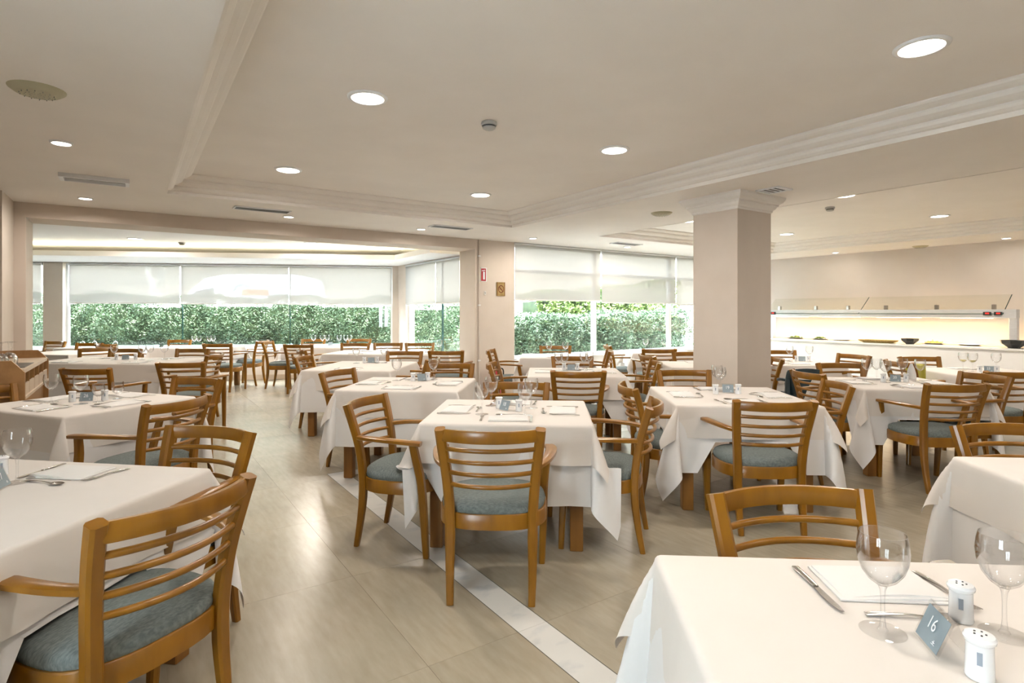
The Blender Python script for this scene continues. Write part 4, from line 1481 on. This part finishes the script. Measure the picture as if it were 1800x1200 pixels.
glasses('10', [(-6.0, 10.74), (-5.90, 10.72), (-5.71, 10.74), (-5.65, 10.76)])
glasses('25', [(-5.40, 7.72), (-5.02, 7.72), (-4.90, 7.70), (-4.73, 7.74)])
for i, (x, y) in enumerate(((-8.0, 10.60), (-7.82, 10.66), (-7.40, 10.62))):
    glass(x, y, 'upturned wine glass, %s from the left on the bay table' % ORD[i], turned=True, group='upturned wine glasses on the bay table')
for i, (x, y) in enumerate(((4.98, 6.28), (5.02, 6.20))):
    glass(x, y, 'wine glass with a little white wine, %s of two on table twenty-three' % ('left' if i == 0 else 'right'), wine=True, group='glasses holding white wine')
glass(5.26, 6.18, 'empty wine glass right of the number stand on table twenty-three')
for i, (du, dv) in enumerate(((.30, .42), (.36, .52), (.42, .62), (.30, .62), (.38, .74), (.26, .52))):
    p = uv(SU0 + .1 + du * .8, SV0 + dv * .9)
    o = glass(p.x, p.y, 'upturned wine glass on the waiter station, %s in the cluster' % ('nearest left', 'nearest right', 'middle right', 'middle left', 'farthest back', 'second nearest left')[i], z=SZ + .0065, turned=True, s=.95, group='upturned glasses on the waiter station')

STAND_L = 'acrylic stand with blue grey card '
stand(.834, 1.10, '16', STAND_L + 'reading sixteen', R(-103))
stand(-1.90, 2.09, '17', STAND_L + 'reading seventeen', R(107))
stand(-.035, 3.757, '18', STAND_L + 'reading eighteen', R(-46))
stand(1.735, 4.577, '19', STAND_L + 'reading nineteen', R(-14))
stand(3.56, 5.285, '20', STAND_L + 'reading twenty', R(-30))
stand(-3.089, 4.14, '26', STAND_L + 'reading twenty-six', R(18))
stand(5.13, 6.12, '23', STAND_L + 'reading twenty-three', R(-36))
stand(-.86, 5.36, None, STAND_L + 'on the second aisle table', R(35))
stand(.66, 6.33, None, STAND_L + 'on the table directly behind eighteen', R(-8))
stand(3.80, 7.46, None, STAND_L + 'on the high chair table', R(-20))
stand(-5.24, 7.72, None, STAND_L + 'on the long table behind twenty-six', R(20))
stand(-3.50, 10.97, None, STAND_L + 'on the long bay table', R(10))
stand(-1.80, 7.26, None, STAND_L + 'on the third aisle table', R(25))
for key, pts in {'16': [(.947, 1.20), (.832, 1.012)], '17': [(-2.03, 2.262)], '26': [(-3.18, 4.114), (-3.0, 4.19)], '18': [(-.088, 3.84), (.045, 3.72)], '15': [(-.93, 5.35), (-.80, 5.40)],
                 '19': [(1.795, 4.514), (1.61, 4.50)], '20': [(3.66, 5.285), (3.46, 5.30)], '3': [(.58, 6.34), (.73, 6.34)], '25': [(-5.38, 7.74), (-5.12, 7.74)],
                 '14': [(-1.88, 7.24), (-1.72, 7.26)], '23': [(5.03, 6.12), (5.20, 6.10)], '22': [(3.72, 7.44), (3.88, 7.44)]}.items():
    for i, (x, y) in enumerate(pts):
        if key == '16':
            lab = 'white ceramic shaker %s stand sixteen' % ('behind' if i == 0 else 'in front of')
        else:
            lab = 'white ceramic shaker %s of the stand on %s' % ('left' if (x / y) == min(p[0] / p[1] for p in pts) else 'right', TABLES[key]['ph'])
        shaker(x, y, lab, math.atan2(-x, y))
# standing folded napkin on table twenty
fn = MB()
prof = [(.055, .0), (.050, .05), (.036, .10), (.012, .15)]
for k, (r0, z) in enumerate(prof):
    for i in range(18):
        a = 2 * math.pi * i / 18
        rr = r0 * (1 + .12 * math.sin(5 * a))
        fn.v.append((rr * math.cos(a), rr * .6 * math.sin(a), z))
for k in range(3):
    for i in range(18):
        j = (i + 1) % 18
        fn.f.append((k * 18 + i, k * 18 + j, k * 18 + 18 + j, k * 18 + 18 + i))
fn.f.append(tuple(54 + i for i in range(18)))
o = fn.build('standing_napkin', 'napkin', None, 60, (3.86, 5.50, TZ + .001), .4)
tag(o, 'white napkin folded upright into a cone on table twenty', 'napkin')

# ------------------------------------------------------------------ high chair
hc = empty('high_chair', (3.15, 6.12, 0), R(-8))
tag(hc, 'dark teal plastic high chair beside the square column', 'high chair')
bm = MB()
prof = []
NB_ = 9
for th in (0, .02):
    for j in range(6):
        z = .50 + .30 * j / 5
        for i in range(NB_):
            t = -1 + 2 * i / (NB_ - 1)
            wd = .20 - .03 * ((z - .5) / .3) ** 2 - .04 * max(0, .58 - z) / .08
            bm.v.append((wd * t, -.10 * (1 - t * t) - th - (z - .5) * .12 + .05, z - .03 * t * t * (j == 5)))
n1 = 6 * NB_
for j in range(5):
    for i in range(NB_ - 1):
        if j == 4 and 3 <= i <= 4:
            pass
        q = j * NB_ + i
        hole = (j == 3 and 2 <= i <= 5)
        if not hole:
            bm.f.append((q, q + NB_, q + NB_ + 1, q + 1))
            bm.f.append((n1 + q, n1 + q + 1, n1 + q + NB_ + 1, n1 + q + NB_))
        else:
            if i == 2: bm.f.append((q, q + NB_, n1 + q + NB_, n1 + q))
            if i == 5: bm.f.append((q + 1, n1 + q + 1, n1 + q + NB_ + 1, q + NB_ + 1))
            bm.f.append((q, n1 + q, n1 + q + 1, q + 1))
            bm.f.append((q + NB_, q + NB_ + 1, n1 + q + NB_ + 1, n1 + q + NB_))
for i in range(NB_ - 1):
    bm.f.append((i, i + 1, n1 + i + 1, n1 + i))
    q = 5 * NB_ + i
    bm.f.append((q, n1 + q, n1 + q + 1, q + 1))
for j in range(5):
    q = j * NB_
    bm.f.append((q, n1 + q, n1 + q + NB_, q + NB_))
    q = j * NB_ + NB_ - 1
    bm.f.append((q, q + NB_, n1 + q + NB_, n1 + q))
bm.build('backrest', 'plastic', hc, 50)
MB().cbox(-.17, .17, -.04, .28, .47, .51, .01).build('seat', 'plastic', hc)
for s in (-1, 1):
    MB().sweep(cr([(.17 * s, -.02, .66), (.20 * s, .12, .66), (.19 * s, .26, .64)], 3), .018, .016, (0, 0, 1)).build('arm', 'plastic', hc, 40)
    MB().sweep([(.25 * s, -.16, 0), (.20 * s, -.05, .40), (.175 * s, -.01, .68)], [.022, .026, .022], [.022, .026, .022], (0, 1, 0)).build('rear_leg', 'plastic', hc, 40)
    MB().sweep([(.25 * s, .38, 0), (.19 * s, .22, .49)], [.022, .026], [.022, .026], (0, 1, 0)).build('front_leg', 'plastic', hc, 40)
MB().sweep([(-.215, .30, .22), (.215, .30, .22)], .015, .02, (0, 0, 1)).build('foot_rest', 'plastic', hc, 40)
# yellow green folded booster by table twenty-three
bo = empty('booster_cushion', (4.42, 6.28, .49), R(-80))
tag(bo, 'yellow green booster propped on the chair left of table twenty-three', 'booster')
MB().cbox(-.12, .12, .02, .06, .005, .34, .012).build('pad', 'yellow', bo)
